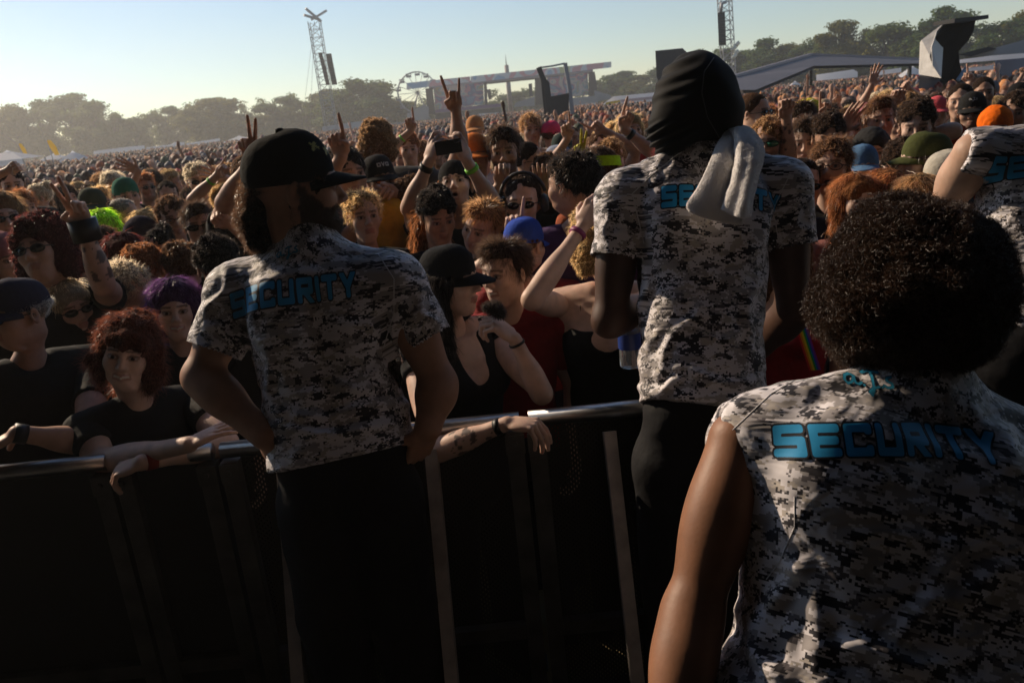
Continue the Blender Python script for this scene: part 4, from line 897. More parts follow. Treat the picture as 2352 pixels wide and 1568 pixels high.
    b.build('hair', [mat('afro_hair', (.042, .020, .010), .45, var=.3, vs=60, trans=.3, spec=.5), M('hairbase', (.012, .007, .004))], root, loc=base)
    return root
# ---- guard cut by the right edge
def guard_edge():
    base = np.array([1.45, 2.05, 0.]); hip = at(2420, 790, 2.2); neck = at(2440, 300, 2.25); up = neck-hip; L = np.linalg.norm(up); z = up/L
    x = np.array([1, -.1, 0]); x -= z*(x@z); x /= np.linalg.norm(x); R = np.stack([x, np.cross(z, x), z], 1)
    SL, SR = at(2238, 350, 2.2), at(2620, 350, 2.2); EL, ER = at(2165, 480, 2.35), at(2700, 560, 2.2); WL, WR = at(2120, 640, 2.5), at(2600, 700, 2.2)
    f = Field(np.minimum(hip, SL)-[.15, .25, .2], np.maximum(neck, SR)+[.12, .22, .12], .007); q_ = L/.52; t = np.array([-.02, .06, .18, .30, .40, .47, .51])*q_
    f.stack(hip, R, t, [0]*7, [0, 0, 0, .01, .015, .03, .03], [.235, .215, .21, .215, .20, .12, .07], [.14, .128, .12, .12, .115, .08, .06], k=.03)
    for s, Sx in ((-1, SL), (1, SR)): f.cone(neck+R[:, 0]*s*.05-R[:, 2]*.05, Sx, .06, .066, k=.06); f.ell(neck+R[:, 0]*s*.10-R[:, 2]*.2-R[:, 1]*.075, (.07, .035, .10), R, k=.06)
    FL = [(a, b, rr*.9, .014) for a, b, rr in (((2210, 420), (2260, 560), .010), ((2240, 440), (2300, 480), .008), ((2250, 700), (2352, 740), .010))]
    n = -R[:, 0]+R[:, 2]*.1; f.plane(SL-R[:, 0]*.030, n); V, Q = f.mesh(); V = folds(wrinkle(V, Q, .005, (10, 10, 14), 41), Q, FL)
    b = MB(); hv, hq, hc = head(.009, 'closed', True); b.add(hv @ rot('Z', 3.0).T+at(2450, 190, 2.27), hq, 0, hc)
    for S0, E, W_, sd_ in ((SL, EL, WL, -1), (SR, ER, WR, 1)): av, aq = arm_mesh(S0, E, W_, W_-E, 'grip', -sd_, (.055, .043, .03), .007, (0, 0, -1), 1.05); b.add(av, aq)
    root = b.build('security_guard', M('skin', (.52, .33, .24)), loc=base); tag(root, 'bare-armed security guard cut off by the right edge of the photo', 'person', 'security guards in camouflage shirts')
    camo_shirt(V, Q, (hip, R, .195, .12), [], CAMO[3], root, base); bv = bvh_of(V, Q)
    back_text(root, bv, (2440, 376), 2.12, (2290, 380), (2590, 372), .335, .060, base)
    f = Field(hip-[.3, .28, 1.15], hip+[.3, .25, .1], .014); f.cone(hip+[-.10, 0, -.02], hip+[.10, 0, -.02], .135, k=.02)
    for s in (-1, 1): f.chain([hip+[s*.09, 0, -.12], hip+[s*.10, -.01, -.50], hip+[s*.11, .02, -1.0]], [.125, .09, .07], k=.02)
    v, q = f.mesh(); v = wrinkle(v, q, .007, (9, 9, 7), 44); b = MB(); b.add(v, q); b.build('trousers', BLK, root, loc=base)
    b = MB(); t = [hip+R[:, 0]*.205*math.sin(a)+R[:, 1]*.145*math.cos(a)+R[:, 2]*.0 for a in np.linspace(0, 6.28, 28)]
    b.add([p+R[:, 2]*dz for dz in (-.045, -.005) for p in t], [[j, j+1, 29+j, 28+j] for j in range(27)]); b.build('belt', mat('belt_leather', (.03, .03, .03), .35), root, loc=base)
    return root
if 'G' in PARTS: guard_cap(); guard_wrap(); guard_afro(); guard_edge()
# ------------------------------------------------------------------ ground, pit, barrier, unseen stage behind the pit
def sheet(name, x0, x1, y0, y1, z, m):
    b = MB(); b.add([(x0, y0, z), (x1, y0, z), (x1, y1, z), (x0, y1, z)], [[0, 1, 2, 3]]); return tag(b.build(name, m, smooth=False), kind='structure')
GR = mat('trodden_grass', (.09, .075, .04), .95, var=.4, vs=.6, bump=(3, .5, .05), spec=.1)
sheet('ground', -900, 900, -60, 1500, 0, GR)
sheet('pit_floor', -12, 12, -1.9, 2.3, .004, mat('pit_boards', (.03, .029, .028), .8, var=.3, vs=6, bump=(8, .3, .01)))
ALU = mat('aluminium', (.42, .41, .40), .34, 1, var=.25, vs=14, bump=(60, .25, .001))
DALU = mat('weathered_frame', (.10, .095, .09), .5, .6, var=.3, vs=12, bump=(50, .25, .001))
def mesh_mat():
    m = D.materials.new('perforated_sheet'); m.use_nodes = True; N = m.node_tree.nodes; L = m.node_tree.links; b = N['Principled BSDF']
    tc = N.new('ShaderNodeTexCoord'); mp = N.new('ShaderNodeMapping'); mp.inputs['Scale'].default_value = (125, 1, 62); L.new(tc.outputs['Object'], mp.inputs[0])
    sp = N.new('ShaderNodeSeparateXYZ'); L.new(mp.outputs[0], sp.inputs[0])
    def mth(op, a, c=None):
        n = N.new('ShaderNodeMath'); n.operation = op
        for i, v in enumerate((a, c)):
            if v is None: continue
            if hasattr(v, 'name'): L.new(v, n.inputs[i])
            else: n.inputs[i].default_value = v
        return n.outputs[0]
    row = mth('MODULO', mth('FLOOR', sp.outputs['X']), 2); z = mth('FRACT', mth('ADD', sp.outputs['Z'], mth('MULTIPLY', mth('ABSOLUTE', row), .5))); x = mth('FRACT', sp.outputs['X'])
    e = mth('MAXIMUM', mth('ABSOLUTE', mth('SUBTRACT', x, .5)), mth('ABSOLUTE', mth('SUBTRACT', z, .5))); hole = mth('LESS_THAN', e, .20)
    b.inputs['Base Color'].default_value = (.030, .027, .022, 1); b.inputs['Roughness'].default_value = .5; b.inputs['Metallic'].default_value = .4
    L.new(mth('SUBTRACT', 1, hole), b.inputs['Alpha']); return m
PERF = mesh_mat(); BY = 2.065
def barrier(x0, x1, label, solid):
    r = empty('crowd_barrier', (x0, BY, 0), label=label, cat='barrier', group='barrier sections in front of the stage'); W_ = x1-x0
    b = MB(); b.tube([(.012, 0, 1.072), (W_-.012, 0, 1.072)], .0235, 14); b.build('top_rail', ALU, r)
    for x in (.030, W_-.030):
        b = MB(); b.box((x, 0, .56), (.024, .022, .48)); b.build('post', DALU, r, smooth=False)
        b = MB(); b.box((x, -.024, 1.01), (.027, .004, .028)); b.tube([(x, -.03, 1.015), (x, -.038, 1.015)], .008, 6); b.build('bracket', DALU, r, smooth=False)
    b = MB(); b.box((W_/2, -.004, .40), (W_/2-.056, .016, .022)); b.build('cross_rail', DALU, r, smooth=False)
    b = MB(); b.box((W_/2, .004, .09), (W_/2-.056, .016, .022)); b.build('cross_rail', DALU, r, smooth=False)
    b = MB(); b.add([(.055, .012, .12), (W_-.055, .012, .12), (W_-.055, .012, 1.045), (.055, .012, 1.045)], [[0, 1, 2, 3]])
    if solid: b = MB(); b.box((W_/2, .012, .58), (W_/2-.055, .003, .465))
    b.build('mesh_panel', PERF if not solid else mat('panel_sheet', (.018, .018, .017), .6, var=.2, vs=5), r, smooth=False)
    return r
xs = [-2.62, -2.03, -1.147, -.86, -.008, .88, 1.75, 2.6, 3.5]; xs = [-3.7, -2.85, -2.0, -1.14, -.845, .012, .86, 1.72, 2.6]
labs = ['barrier section cut off at the left edge of the photo', 'dark barrier section under the forearm of the man in sunglasses', 'barrier section under the black-shirted man at the far left', 'narrow barrier section under the crossed arms of the curly red-haired youth', 'barrier section behind the guard in the cap',
        'barrier section under the tattooed arm, right end behind the tall guard', 'barrier section right of the tall guard, behind the afro', 'barrier section by the right edge of the photo']
for i in range(8): barrier(xs[i], xs[i+1]-.002, labs[i], i < 4)
for x, lab in ((-.655, 'slanting aluminium strut left of the capped guard legs'), (-.250, 'slanting aluminium strut right of the capped guard legs'), (.240, 'slanting aluminium strut left of the tall guard'), (.9, 'slanting strut hidden behind the near guard')):
    b = MB(); b.bar((0, .30, 1.03), (0, -.04, .19), .034, .045); o = b.build('brace', mat('strut_paint', (.42, .37, .34), .45, .2, var=.2, vs=20), None, smooth=False); o.location = (x, BY-.345, 0); tag(o, lab, 'strut', 'slanting struts that prop the barrier')
r = empty('step_plate', (0, 1.8, .17), label='ridged metal step the guards stand on behind the barrier', cat='step')
b = MB(); b.box((0, -.02, -.012), (3.6, .21, .010)); b.build('plate', DALU, r, smooth=False)
b = MB(); [b.box((0, -.21+.019*k, .001), (3.6, .004, .0025)) for k in range(20)]; o = b.build('ridge', DALU, r, smooth=False); tag(o, kind='stuff')
[MB().box((-3.5+k*.875, -.02, -.095), (.02, .19, .074)).build('support', DALU, r, smooth=False) for k in range(9)]
# unseen stage behind the camera; roof and wings sized to dim the pit
SB = mat('black_drape', (.010, .010, .011), .9, var=.2, vs=3, spec=.1)
r = empty('unseen_stage', (0, -8, 0), label='unseen black draped stage behind the camera, built to shade pit and front row', cat='stage')
b = MB(); b.box((0, 0, .95), (16, 6, .95)); b.build('deck', SB, r, smooth=False)
b = MB(); b.box((0, 1.5, 9.5), (14, 10, .5)); b.build('roof', SB, r, smooth=False)  # roof kept low and drawn forward to block skylight over the pit
b = MB(); b.box((0, -6.5, 5), (14, .3, 5)); b.build('back_wall', SB, r, smooth=False)
for s in (-1, 1): b = MB(); b.box((s*13.2, 1, 5), (1.0, 8.4, 5)); b.build('wing', SB, r, smooth=False)  # wings set close in to cut ambient light from the sides
# ------------------------------------------------------------------ trees
LEAF = [mat('foliage', c, .7, var=.35, vs=.5, trans=.5, spec=.15, glow=1.5) for c in ((.050, .100, .020), (.072, .112, .022), (.110, .118, .022), (.040, .082, .020))]
BARK = mat('bark', (.06, .045, .03), .9)
_tm = []
def tree_proto(seed):
    g = np.random.default_rng(seed); b = MB(); nb = int(g.integers(13, 20)); cs = []
    for i in range(nb):
        a = g.uniform(0, 6.28); z = g.uniform(.22, .93); R = .36*math.sin(min(1, (1.04-z)*1.9)*math.pi/2)*g.uniform(.25, 1); cs.append((R*math.cos(a), R*math.sin(a), z, g.uniform(.10, .19)*(1.15-.4*z)))
    n = 6500; k = g.integers(0, nb, n); C = np.array(cs)[k]; d = g.normal(size=(n, 3)); d /= np.linalg.norm(d, axis=1, keepdims=True)
    rr = C[:, 3]*(1+.35*vnoise(d*2.3+k[:, None]*7.1, seed))*g.uniform(.55, 1.05, n); P = C[:, :3]+d*rr[:, None]*[1, 1, .8]; P[:, 2] = np.minimum(P[:, 2], 1.0)
    u = np.cross(d, g.normal(size=(n, 3))); u /= np.linalg.norm(u, axis=1, keepdims=True); v = np.cross(d+.6*g.normal(size=(n, 3)), u); v /= np.linalg.norm(v, axis=1, keepdims=True)
    s_ = g.uniform(.008, .017, (n, 1)); V = np.stack([P-u*s_-v*s_*.6, P+u*s_-v*s_*.6, P+u*s_*.8+v*s_, P-u*s_*.8+v*s_], 1).reshape(-1, 3); b.add(V, np.arange(n*4).reshape(-1, 4))
    for c in cs:   # dense hearts of the leaf masses
        f = 7; th = np.linspace(0, np.pi, 5); ph = np.linspace(0, 2*np.pi, f, endpoint=False); VV = [(c[0]+c[3]*.62*math.sin(t)*math.cos(p), c[1]+c[3]*.62*math.sin(t)*math.sin(p), c[2]+c[3]*.5*math.cos(t)) for t in th for p in ph]
        b.add(VV, [[i*f+j, i*f+(j+1) % f, (i+1)*f+(j+1) % f, (i+1)*f+j] for i in range(4) for j in range(f)])
    t = MB(); t.tube([(0, 0, 0), (.01, 0, .25), (-.01, .01, .6), (0, 0, .85)], [.03, .022, .013, .004], 7)
    for c in cs[:8]: t.tube([(0, 0, c[2]*.5), (c[0]*.5, c[1]*.5, c[2]*.8), c[:3]], [.013, .008, .003], 5)
    return b, t
def make_trees():
    protos = []
    for k in range(5):
        cb, tb = tree_proto(40+k); r = empty('tree', (0, 0, -500)); c = cb.build('crown', LEAF[0], r, smooth=False); t = tb.build('trunk', BARK, r); protos.append((r, c, t))
    L = [(-30, 235, 170, 90), (25, 238, 165, 85), (75, 232, 170, 80), (150, 210, 175, 130), (205, 236, 165, 80), (255, 262, 160, 70), (300, 268, 165, 60), (375, 248, 170, 75), (440, 240, 160, 90), (495, 226, 165, 120), (550, 262, 170, 60), (600, 262, 160, 70), (640, 225, 165, 100),
         (695, 228, 160, 80), (745, 208, 165, 80), (800, 182, 150, 120), (858, 184, 155, 120), (905, 225, 160, 80), (950, 245, 170, 70), (1040, 250, 180, 70), (1140, 232, 175, 70), (1195, 208, 180, 80), (1215, 225, 180, 70), (1385, 178, 175, 70), (1425, 166, 170, 90), (1470, 172, 165, 90), (1515, 152, 160, 90),
         (1600, 118, 130, 70), (1655, 112, 125, 80), (1705, 118, 125, 90), (1750, 88, 120, 110), (1800, 100, 120, 90), (1860, 92, 115, 90), (1900, 86, 110, 80), (1935, 50, 105, 90), (1985, 66, 105, 70), (2040, 52, 100, 120), (2095, 80, 100, 80), (2170, 14, 90, 120), (2215, 62, 95, 80), (2270, 72, 95, 90), (2325, 42, 85, 100), (2375, 22, 85, 110)]
    nm = ['broad', 'rounded', 'ragged', 'loose', 'dense']; cn = ['dark green', 'mid green', 'yellow-green', 'deep green']; spots = [(0, 'far left'), (330, 'left, beyond the white marquees'), (560, 'left of the crane mast'), (760, 'behind the crane mast'), (900, 'left of the ferris wheel'), (1150, 'between the two screens'), (1400, 'right of the festival screens'), (1600, 'behind the wrapped guard head'), (1720, 'right of the second mast'), (1950, 'above the dark canopy'), (2150, 'behind the black hooded rig'), (2300, 'far right')]
    used = set()
    for i, (dx, ty, Y, wpx) in enumerate(L):
        top = atY(dx, ty, Y); Hh = top[2]*1.02; Wd = wpx/FPX*Y*2.0; k = i % 5; ci = int(rng.integers(0, 4)) if dx > 1300 else int(rng.integers(0, 2))+int(rng.integers(0, 2))
        r0, c0, t0 = protos[k]
        if i < 5: r, c = r0, c0; tt = t0
        else: r = r0.copy(); link(r); c = c0.copy(); link(c, r); tt = t0.copy(); link(tt, r)
        r.location = (top[0], Y, 0); r.scale = (Wd, Wd, Hh); r.rotation_euler = (0, 0, rng.uniform(0, 6.28))
        c.material_slots[0].link = 'OBJECT'; c.material_slots[0].material = LEAF[ci]
        where = min(spots, key=lambda q: abs(q[0]-dx))[1]; lab = f'{nm[k]} {cn[ci]} tree on the skyline {where}'; n_ = 0
        for alt in ('', 'tallest ', 'lower ', 'slender ', 'shorter ', 'spreading ', 'wide ', 'small '):
            if alt+lab not in used: lab = alt+lab; break
        used.add(lab); tag(r, lab, 'tree', 'trees on the skyline beyond the crowd')
    # low woodland that reads as one mass
    b = MB(); g = np.random.default_rng(8)
    V0, F0 = protos[0][1].data, None; co = np.empty(len(V0.vertices)*3, 'f4'); V0.vertices.foreach_get('co', co); co = co.reshape(-1, 3); pf = np.array([tuple(p.vertices) for p in V0.polygons if len(p.vertices) == 4])[::3]
    for dx in range(-120, 2500, 34):
        Y = 190 if dx < 1300 else (175 if dx < 1560 else 125); yy = (352-.1*dx)-(58 if dx < 900 else 30)*(.6+.8*abs(math.sin(dx*.7))) if dx < 1560 else (352-.1*dx)-70*(.7+.6*abs(math.sin(dx)))
        p = atY(dx, yy, Y); h_ = max(3, p[2]); a = g.uniform(0, 6.28); R = rot('Z', a); b.add((co @ R.T)*[60/FPX*Y*1.7, 60/FPX*Y*1.7, h_]+[p[0], Y, -.5], pf)
    o = b.build('woodland', LEAF[1], smooth=False); tag(o, 'continuous belt of low trees and bushes along the horizon', 'woodland', kind='stuff')
# ------------------------------------------------------------------ far structures
def slab(b, q, Y, th, m=0):
    """box with the front outline q (photo points) standing at distance Y"""
    P = [atY(x, y, Y) for x, y in q]; P = np.array(P); Q = P+[P[:, 0].mean()/Y*th, th, 0]; n = len(q); b.add(np.concatenate([P, Q]), [list(range(n))[::-1], list(range(n, 2*n))]+[[i, (i+1) % n, n+(i+1) % n, n+i] for i in range(n)], m)
def truss(b, a, c, w_, n, r):
    a = np.array(a, float); c = np.array(c, float); R = frame(c-a, (0, 1, .01)); cor = [R[:, 0]*i*w_/2+R[:, 1]*j*w_/2 for i, j in ((-1, -1), (1, -1), (1, 1), (-1, 1))]
    for k in cor: b.bar(a+k, c+k, r)
    for i in range(n):
        p, q = a+(c-a)*i/n, a+(c-a)*(i+1)/n
        for j in range(4): b.bar(p+cor[j], q+cor[(j+1) % 4], r*.7); b.bar(p+cor[j], p+cor[(j+1) % 4], r*.7)
def art_mat(seed):
    m = D.materials.new('screen_artwork'); m.use_nodes = True; N = m.node_tree.nodes; L = m.node_tree.links; b = N['Principled BSDF']; tc = N.new('ShaderNodeTexCoord')
    v = N.new('ShaderNodeTexNoise'); v.inputs['Scale'].default_value = .42; v.inputs['Distortion'].default_value = 1.6; v.inputs['Detail'].default_value = 1; mp = N.new('ShaderNodeMapping'); mp.inputs['Location'].default_value = (seed, 0, seed); L.new(tc.outputs['Object'], mp.inputs[0]); L.new(mp.outputs[0], v.inputs[0])
    r = N.new('ShaderNodeValToRGB'); r.color_ramp.interpolation = 'CONSTANT'; E = r.color_ramp.elements; cols = [(.10, .18, .28), (.07, .10, .20), (.30, .12, .18), (.34, .32, .30), (.12, .22, .28), (.28, .26, .12), (.18, .12, .20)]
    while len(E) < 7: E.new(.5)
    for i, c in enumerate(cols): E[i].position = .30+i*.065; E[i].color = (*c, 1)
    L.new(v.outputs['Fac'], r.inputs[0]); L.new(r.outputs[0], b.inputs['Base Color']); L.new(r.outputs[0], b.inputs['Emission Color']); b.inputs['Emission Strength'].default_value = .03; return m
def banner_mat():
    m = D.materials.new('banner_print'); m.use_nodes = True; N = m.node_tree.nodes; L = m.node_tree.links; b = N['Principled BSDF']; tc = N.new('ShaderNodeTexCoord')
    v = N.new('ShaderNodeTexNoise'); v.inputs['Scale'].default_value = .30; v.inputs['Detail'].default_value = 1; L.new(tc.outputs['Object'], v.inputs[0]); r = N.new('ShaderNodeValToRGB'); E = r.color_ramp.elements; r.color_ramp.interpolation = 'CONSTANT'
    cols = [(.62, .60, .30), (.70, .68, .66), (.75, .38, .40), (.72, .70, .70), (.35, .50, .65), (.70, .45, .40)]
    while len(E) < 6: E.new(.5)
    for i, c in enumerate(cols): E[i].position = .28+i*.08; E[i].color = (*c, 1)
    L.new(v.outputs['Fac'], r.inputs[0]); L.new(r.outputs[0], b.inputs['Base Color']); b.inputs['Roughness'].default_value = .8; return m
def background():
    STEEL = mat('galvanised_truss', (.32, .32, .33), .5, .5); DARK = mat('dark_scrim', (.035, .035, .037), .8, var=.2, vs=.6); BOX = mat('speaker_box', (.02, .02, .022), .6)
    WH = mat('white_canvas', (.82, .83, .86), .7, var=.05, vs=.6, trans=.5); GREY = mat('grey_canvas', (.28, .28, .29), .8, var=.1, vs=.5)
    # crane mast left
    Y = 90; a, t = atY(765, 318, Y), atY(722, 50, Y); a = a+(a-t)*.06; r = empty('speaker_mast', a*[1, 1, 0], label='tall lattice mast with crossed beams on top and a hung speaker column', cat='mast')
    lo = np.array(a*[1, 1, 0]); b = MB(); truss(b, [0, 0, 0], t-lo, 1.15, 16, .062); b.build('lattice', STEEL, r, smooth=False)
    b = MB(); 
    for (x0, y0), (x1, y1) in (((702, 20), (738, 50)), ((698, 35), (735, 46)), ((715, 46), (750, 25)), ((722, 42), (748, 26))): b.bar(atY(x0, y0, Y-.4)-lo, atY(x1, y1, Y+.4)-lo, .22)
    b.build('top_beams', STEEL, r, smooth=False)
    b = MB()
    for i in range(12):
        f0, f1 = i/12, (i+.9)/12; q = [(735+14*f0+18*(0), 128+68*f0)]; L0 = np.array([751, 124])+f0*np.array([14, 71]); L1 = np.array([751, 124])+f1*np.array([14, 71]); wv = np.array([13, -1])
        s = MB(); slab(s, [tuple(L0-wv*.2), tuple(L0+wv*.75), tuple(L1+wv*.75), tuple(L1-wv*.2)], Y-2.2, 1.0); V = s.V[0]-lo; o = MB(); o.add(V, [f_.tolist() for a_ in s.F for f_ in a_]); o.build('speaker', BOX, r, smooth=False)
    for i in range(12):
        L0 = np.array([731, 122])+i/12*np.array([18, 74]); L1 = np.array([731, 122])+(i+.88)/12*np.array([18, 74]); s = MB(); slab(s, [tuple(L0), tuple(L0+[9, -1]), tuple(L1+[9, -1]), tuple(L1)], Y-1.6, .8); o = MB(); o.add(s.V[0]-lo, [f_.tolist() for a_ in s.F for f_ in a_]); o.build('speaker', BOX, r, smooth=False)
    for x in (692, 712, 800): b = MB(); b.tube([t-lo, atY(x, 300, Y+2)-lo], .02, 4); b.build('guy_wire', STEEL, r)
    # right mast
    Y = 60; a, t = atY(1676, 165, Y), atY(1662, -40, Y); a = a+(a-t)*.1; lo = np.array(a*[1, 1, 0]); r = empty('speaker_mast', lo, label='lattice mast cut off by the top edge, speaker column on its left side', cat='mast')
    b = MB(); truss(b, [0, 0, 0], t-lo, .80, 14, .055); b.build('lattice', STEEL, r, smooth=False)
    for i in range(14):
        L0 = np.array([1648, 30])+i/14*np.array([3, 75]); L1 = np.array([1648, 30])+(i+.9)/14*np.array([3, 75]); s = MB(); slab(s, [tuple(L0), tuple(L0+[17, -1.5]), tuple(L1+[17, -1.5]), tuple(L1)], Y-1, .9); o = MB(); o.add(s.V[0]-lo, [f_.tolist() for a_ in s.F for f_ in a_]); o.build('speaker', BOX, r, smooth=False)
    b = MB(); b.tube([atY(1668, 5, Y-.8)-lo, atY(1658, 9, Y-.8)-lo, atY(1655, 30, Y-.8)-lo], .12, 6); b.build('hoist_arm', STEEL, r)
    for i, (x, y) in enumerate(((1680, 118), (1686, 127), (1681, 136), (1688, 108))): b = MB(); p = atY(x, y, Y-.7)-lo; b.tube([p, p+[.3, -.1, .3]], .13, 8); b.build('lamp', mat('lamp_glass', (.8, .75, .6), .2), r)
    # ferris wheel
    Y = 150; c = atY(959, 213, Y); Rr = 43/FPX*Y; r = empty('ferris_wheel', (c[0], Y, 0), label='ferris wheel standing left of the festival screens', cat='ferris wheel'); b = MB(); n = 32
    for ddy in (-.5, .5): b.tube([(Rr*math.cos(2*math.pi*i/n), ddy, c[2]+Rr*math.sin(2*math.pi*i/n)) for i in range(n+1)], .09, 4, cap=False)
    b.build('rim', mat('wheel_paint', (.35, .36, .38), .5), r)
    for i in range(16): b = MB(); q = 2*math.pi*i/16; b.tube([(0, 0, c[2]), (Rr*math.cos(q), 0, c[2]+Rr*math.sin(q))], .05, 4); b.build('spoke', STEEL, r)
    for i in range(14):
        q = 2*math.pi*i/14+.12; p = (Rr*math.cos(q), 0, c[2]+Rr*math.sin(q)-.45); b = MB(); b.box(p, (.42, .5, .18)); b.box((p[0], 0, p[2]+.42), (.46, .55, .06)); b.bar((p[0]-.38, 0, p[2]), (p[0]-.38, 0, p[2]+.4), .06); b.bar((p[0]+.38, 0, p[2]), (p[0]+.38, 0, p[2]+.4), .06); b.build('gondola', mat('gondola_paint', (.22, .2, .24), .6) if i == 0 else gm, r, smooth=False) if i else None
        if i == 0: gm = mat('gondola_paint', (.22, .2, .24), .6); b.build('gondola', gm, r, smooth=False)
    for s_ in (-1, 1): b = MB(); b.bar((0, .8, c[2]), (s_*2.2, .8, 0), .2); b.build('leg', STEEL, r, smooth=False)
    # festival stage: roof banner, screens, wings
    Y = 135; r = empty('festival_stage', (atY(1180, 200, Y)[0], Y, 0), label='distant double stage with two colourful screens under a long printed banner', cat='stage'); lo = np.array(r.location)
    def part(name, q, Y_, th, m):
        s = MB(); slab(s, q, Y_, th); o = MB(); o.add(s.V[0]-lo, [f_.tolist() for a_ in s.F for f_ in a_]); return o.build(name, m, r, smooth=False)
    bm = banner_mat()
    for x0, x1 in ((934, 1080), (1081, 1240), (1241, 1404)):
        yt = lambda x: 191+(x-934)*(-49/470); part('roof_banner', [(x0, yt(x0)), (x1, yt(x1)), (x1, yt(x1)+13), (x0, yt(x0)+15)], Y-3, .3, bm)
    part('screen', [(995, 202), (1110, 190), (1112, 240), (1000, 252)], Y, .6, art_mat(1)); part('screen', [(1256, 178), (1350, 168), (1352, 218), (1258, 228)], Y, .6, art_mat(6))
    for q in ([(977, 204), (994, 202), (1000, 262), (983, 264)], [(1111, 190), (1118, 189), (1120, 240), (1113, 242)], [(1228, 180), (1255, 177), (1257, 240), (1230, 242)], [(1351, 166), (1366, 165), (1372, 205), (1360, 222), (1353, 222)]): part('tower_scrim', q, Y-.5, 3, DARK)
    part('stage_roof', [(985, 196), (1232, 168), (1362, 158), (1362, 166), (1232, 179), (985, 204)], Y+.7, 8, GREY)
    part('side_tent', [(935, 262), (975, 240), (985, 246), (985, 275), (935, 278)], Y-1, 5, GREY); part('side_tent', [(1365, 208), (1400, 218), (1410, 226), (1366, 235)], Y-1, 5, GREY); part('side_tent', [(1185, 236), (1228, 222), (1228, 243), (1180, 246)], Y-1, 5, GREY)
    part('front_truss', [(1000, 252), (1150, 238), (1150, 246), (1000, 260)], Y-4, 1, mat('purple_truss', (.14, .07, .18), .7)); part('stage_front', [(1000, 261), (1150, 247), (1152, 272), (1000, 280)], Y-3.5, 5, DARK); part('stage_front', [(1256, 230), (1372, 220), (1374, 245), (1256, 250)], Y-3.5, 5, GREY)
    for q in ([(1118, 206), (1126, 205), (1130, 228), (1122, 229)], [(1214, 193), (1222, 192), (1224, 222), (1216, 223)]): part('line_array', q, Y-6, 1, BOX)
    # striped pylon
    Y = 150; p0, p1 = atY(1170, 215, Y), atY(1163, 150, Y); b = MB(); b.tube([(0, 0, 0), p1-p0*[1, 1, 0]], [.45, .38], 8); o = b.build('drop_tower', mat('pylon_paint', (.32, .26, .24), .7, var=.3, vs=1.2)); o.location = p0*[1, 1, 0]; tag(o, 'slim reddish ride tower rising above the banner between the screens', 'tower')
    b = MB(); b.tube([p1-p0*[1, 1, 0]+[0, 0, .02], p1-p0*[1, 1, 0]+[0, 0, 1.8]], [.12, .03], 6); b.build('spike', STEEL, o)
    # leaning frame with hung speakers
    Y = 32; lo = atY(1280, 272, Y)*[1, 1, 0]; r = empty('leaning_frame', lo, label='dark scaffold frame with two leaning poles and a cable between their tops', cat='scaffold')
    for (x0, y0), (x1, y1), wd in (((1237, 155), (1262, 275), .19), ((1298, 145), (1318, 275), .14)):
        b = MB(); m_ = ((x0+x1)/2+(7 if wd > .15 else 0), (y0+y1)/2-10); b.bar(atY(x0, y0, Y)-lo, atY(*m_, Y)-lo, wd); b.bar(atY(*m_, Y)-lo, (atY(x1, y1, Y)-lo)*[1, 1, 0], wd*1.1); b.build('pole', DARK if wd > .15 else STEEL, r, smooth=False)
    b = MB(); b.tube([atY(1237, 156, Y)-lo, atY(1268, 152, Y)-lo, atY(1298, 146, Y)-lo], .035, 5); b.build('cable', STEEL, r)
    s = MB(); slab(s, [(1240, 165), (1262, 190), (1268, 240), (1258, 262), (1250, 262)], Y, .5); o = MB(); o.add(s.V[0]-lo, [f_.tolist() for a_ in s.F for f_ in a_]); o.build('scrim', DARK, r, smooth=False)
    def thing(name, lab, cat, q, Y_, th, m, group=None):
        s = MB(); slab(s, q, Y_, th); c_ = s.V[0].mean(0)*[1, 1, 0]; s.V = [s.V[0]-c_]; V = s.V[0]; o = s.build(name, m, smooth=False); o.location = c_; return tag(o, lab, cat, group)
    thing('speaker_stack', 'black stacked delay speakers between the leaning poles', 'speakers', [(1264, 222), (1307, 214), (1307, 232), (1304, 268), (1268, 272)], 30, 1.2, BOX)
    thing('scrim_wall', 'dark cloth wall hung on a frame left of the wrapped guard head', 'scrim', [(1505, 117), (1568, 111), (1582, 125), (1578, 240), (1530, 240), (1508, 175)], 38, .8, DARK)
    # canopy
    Y = 34; lo = atY(1880, 190, Y)*[1, 1, 0]; r = empty('canopy', lo, label='long dark low-pitched canopy roof over the right part of the crowd', cat='canopy'); CM = mat('canopy_fabric', (.10, .09, .095), .6, var=.12, vs=.7); b = MB()
    P = lambda x, y, Y_: atY(x, y, Y_)-lo
    A, B_, C_, E_ = P(1683, 178, 28), P(1862, 127, 34), P(2125, 138, 36), P(2125, 148, 29); F_ = P(1690, 207, 25); G_ = P(1790, 195, 24)
    b.add([A, B_, C_, P(2125, 146, 34), P(1868, 152, 31), F_, P(1735, 207, 25), P(1838, 165, 29)], [[0, 1, 4, 7], [1, 2, 3, 4], [0, 7, 6, 5]]); n_ = len(b.V[0]); b.add(b.V[0]-[0, 0, .10], [[7, 4, 1, 0], [4, 3, 2, 1], [5, 6, 7, 0]]); b.build('roof_cloth', CM, r, smooth=False)
    b = MB(); b.bar(A, B_, .14); b.bar(B_, C_, .14); b.build('edge_beam', mat('canopy_edge', (.22, .19, .21), .5), r, smooth=False)
    for x, y, Y_ in ((1862, 133, 34), (2090, 140, 35)): b = MB(); p = P(x, y, Y_); b.bar(p, p*[1, 1, 0], .12); b.build('support_post', DARK, r, smooth=False)
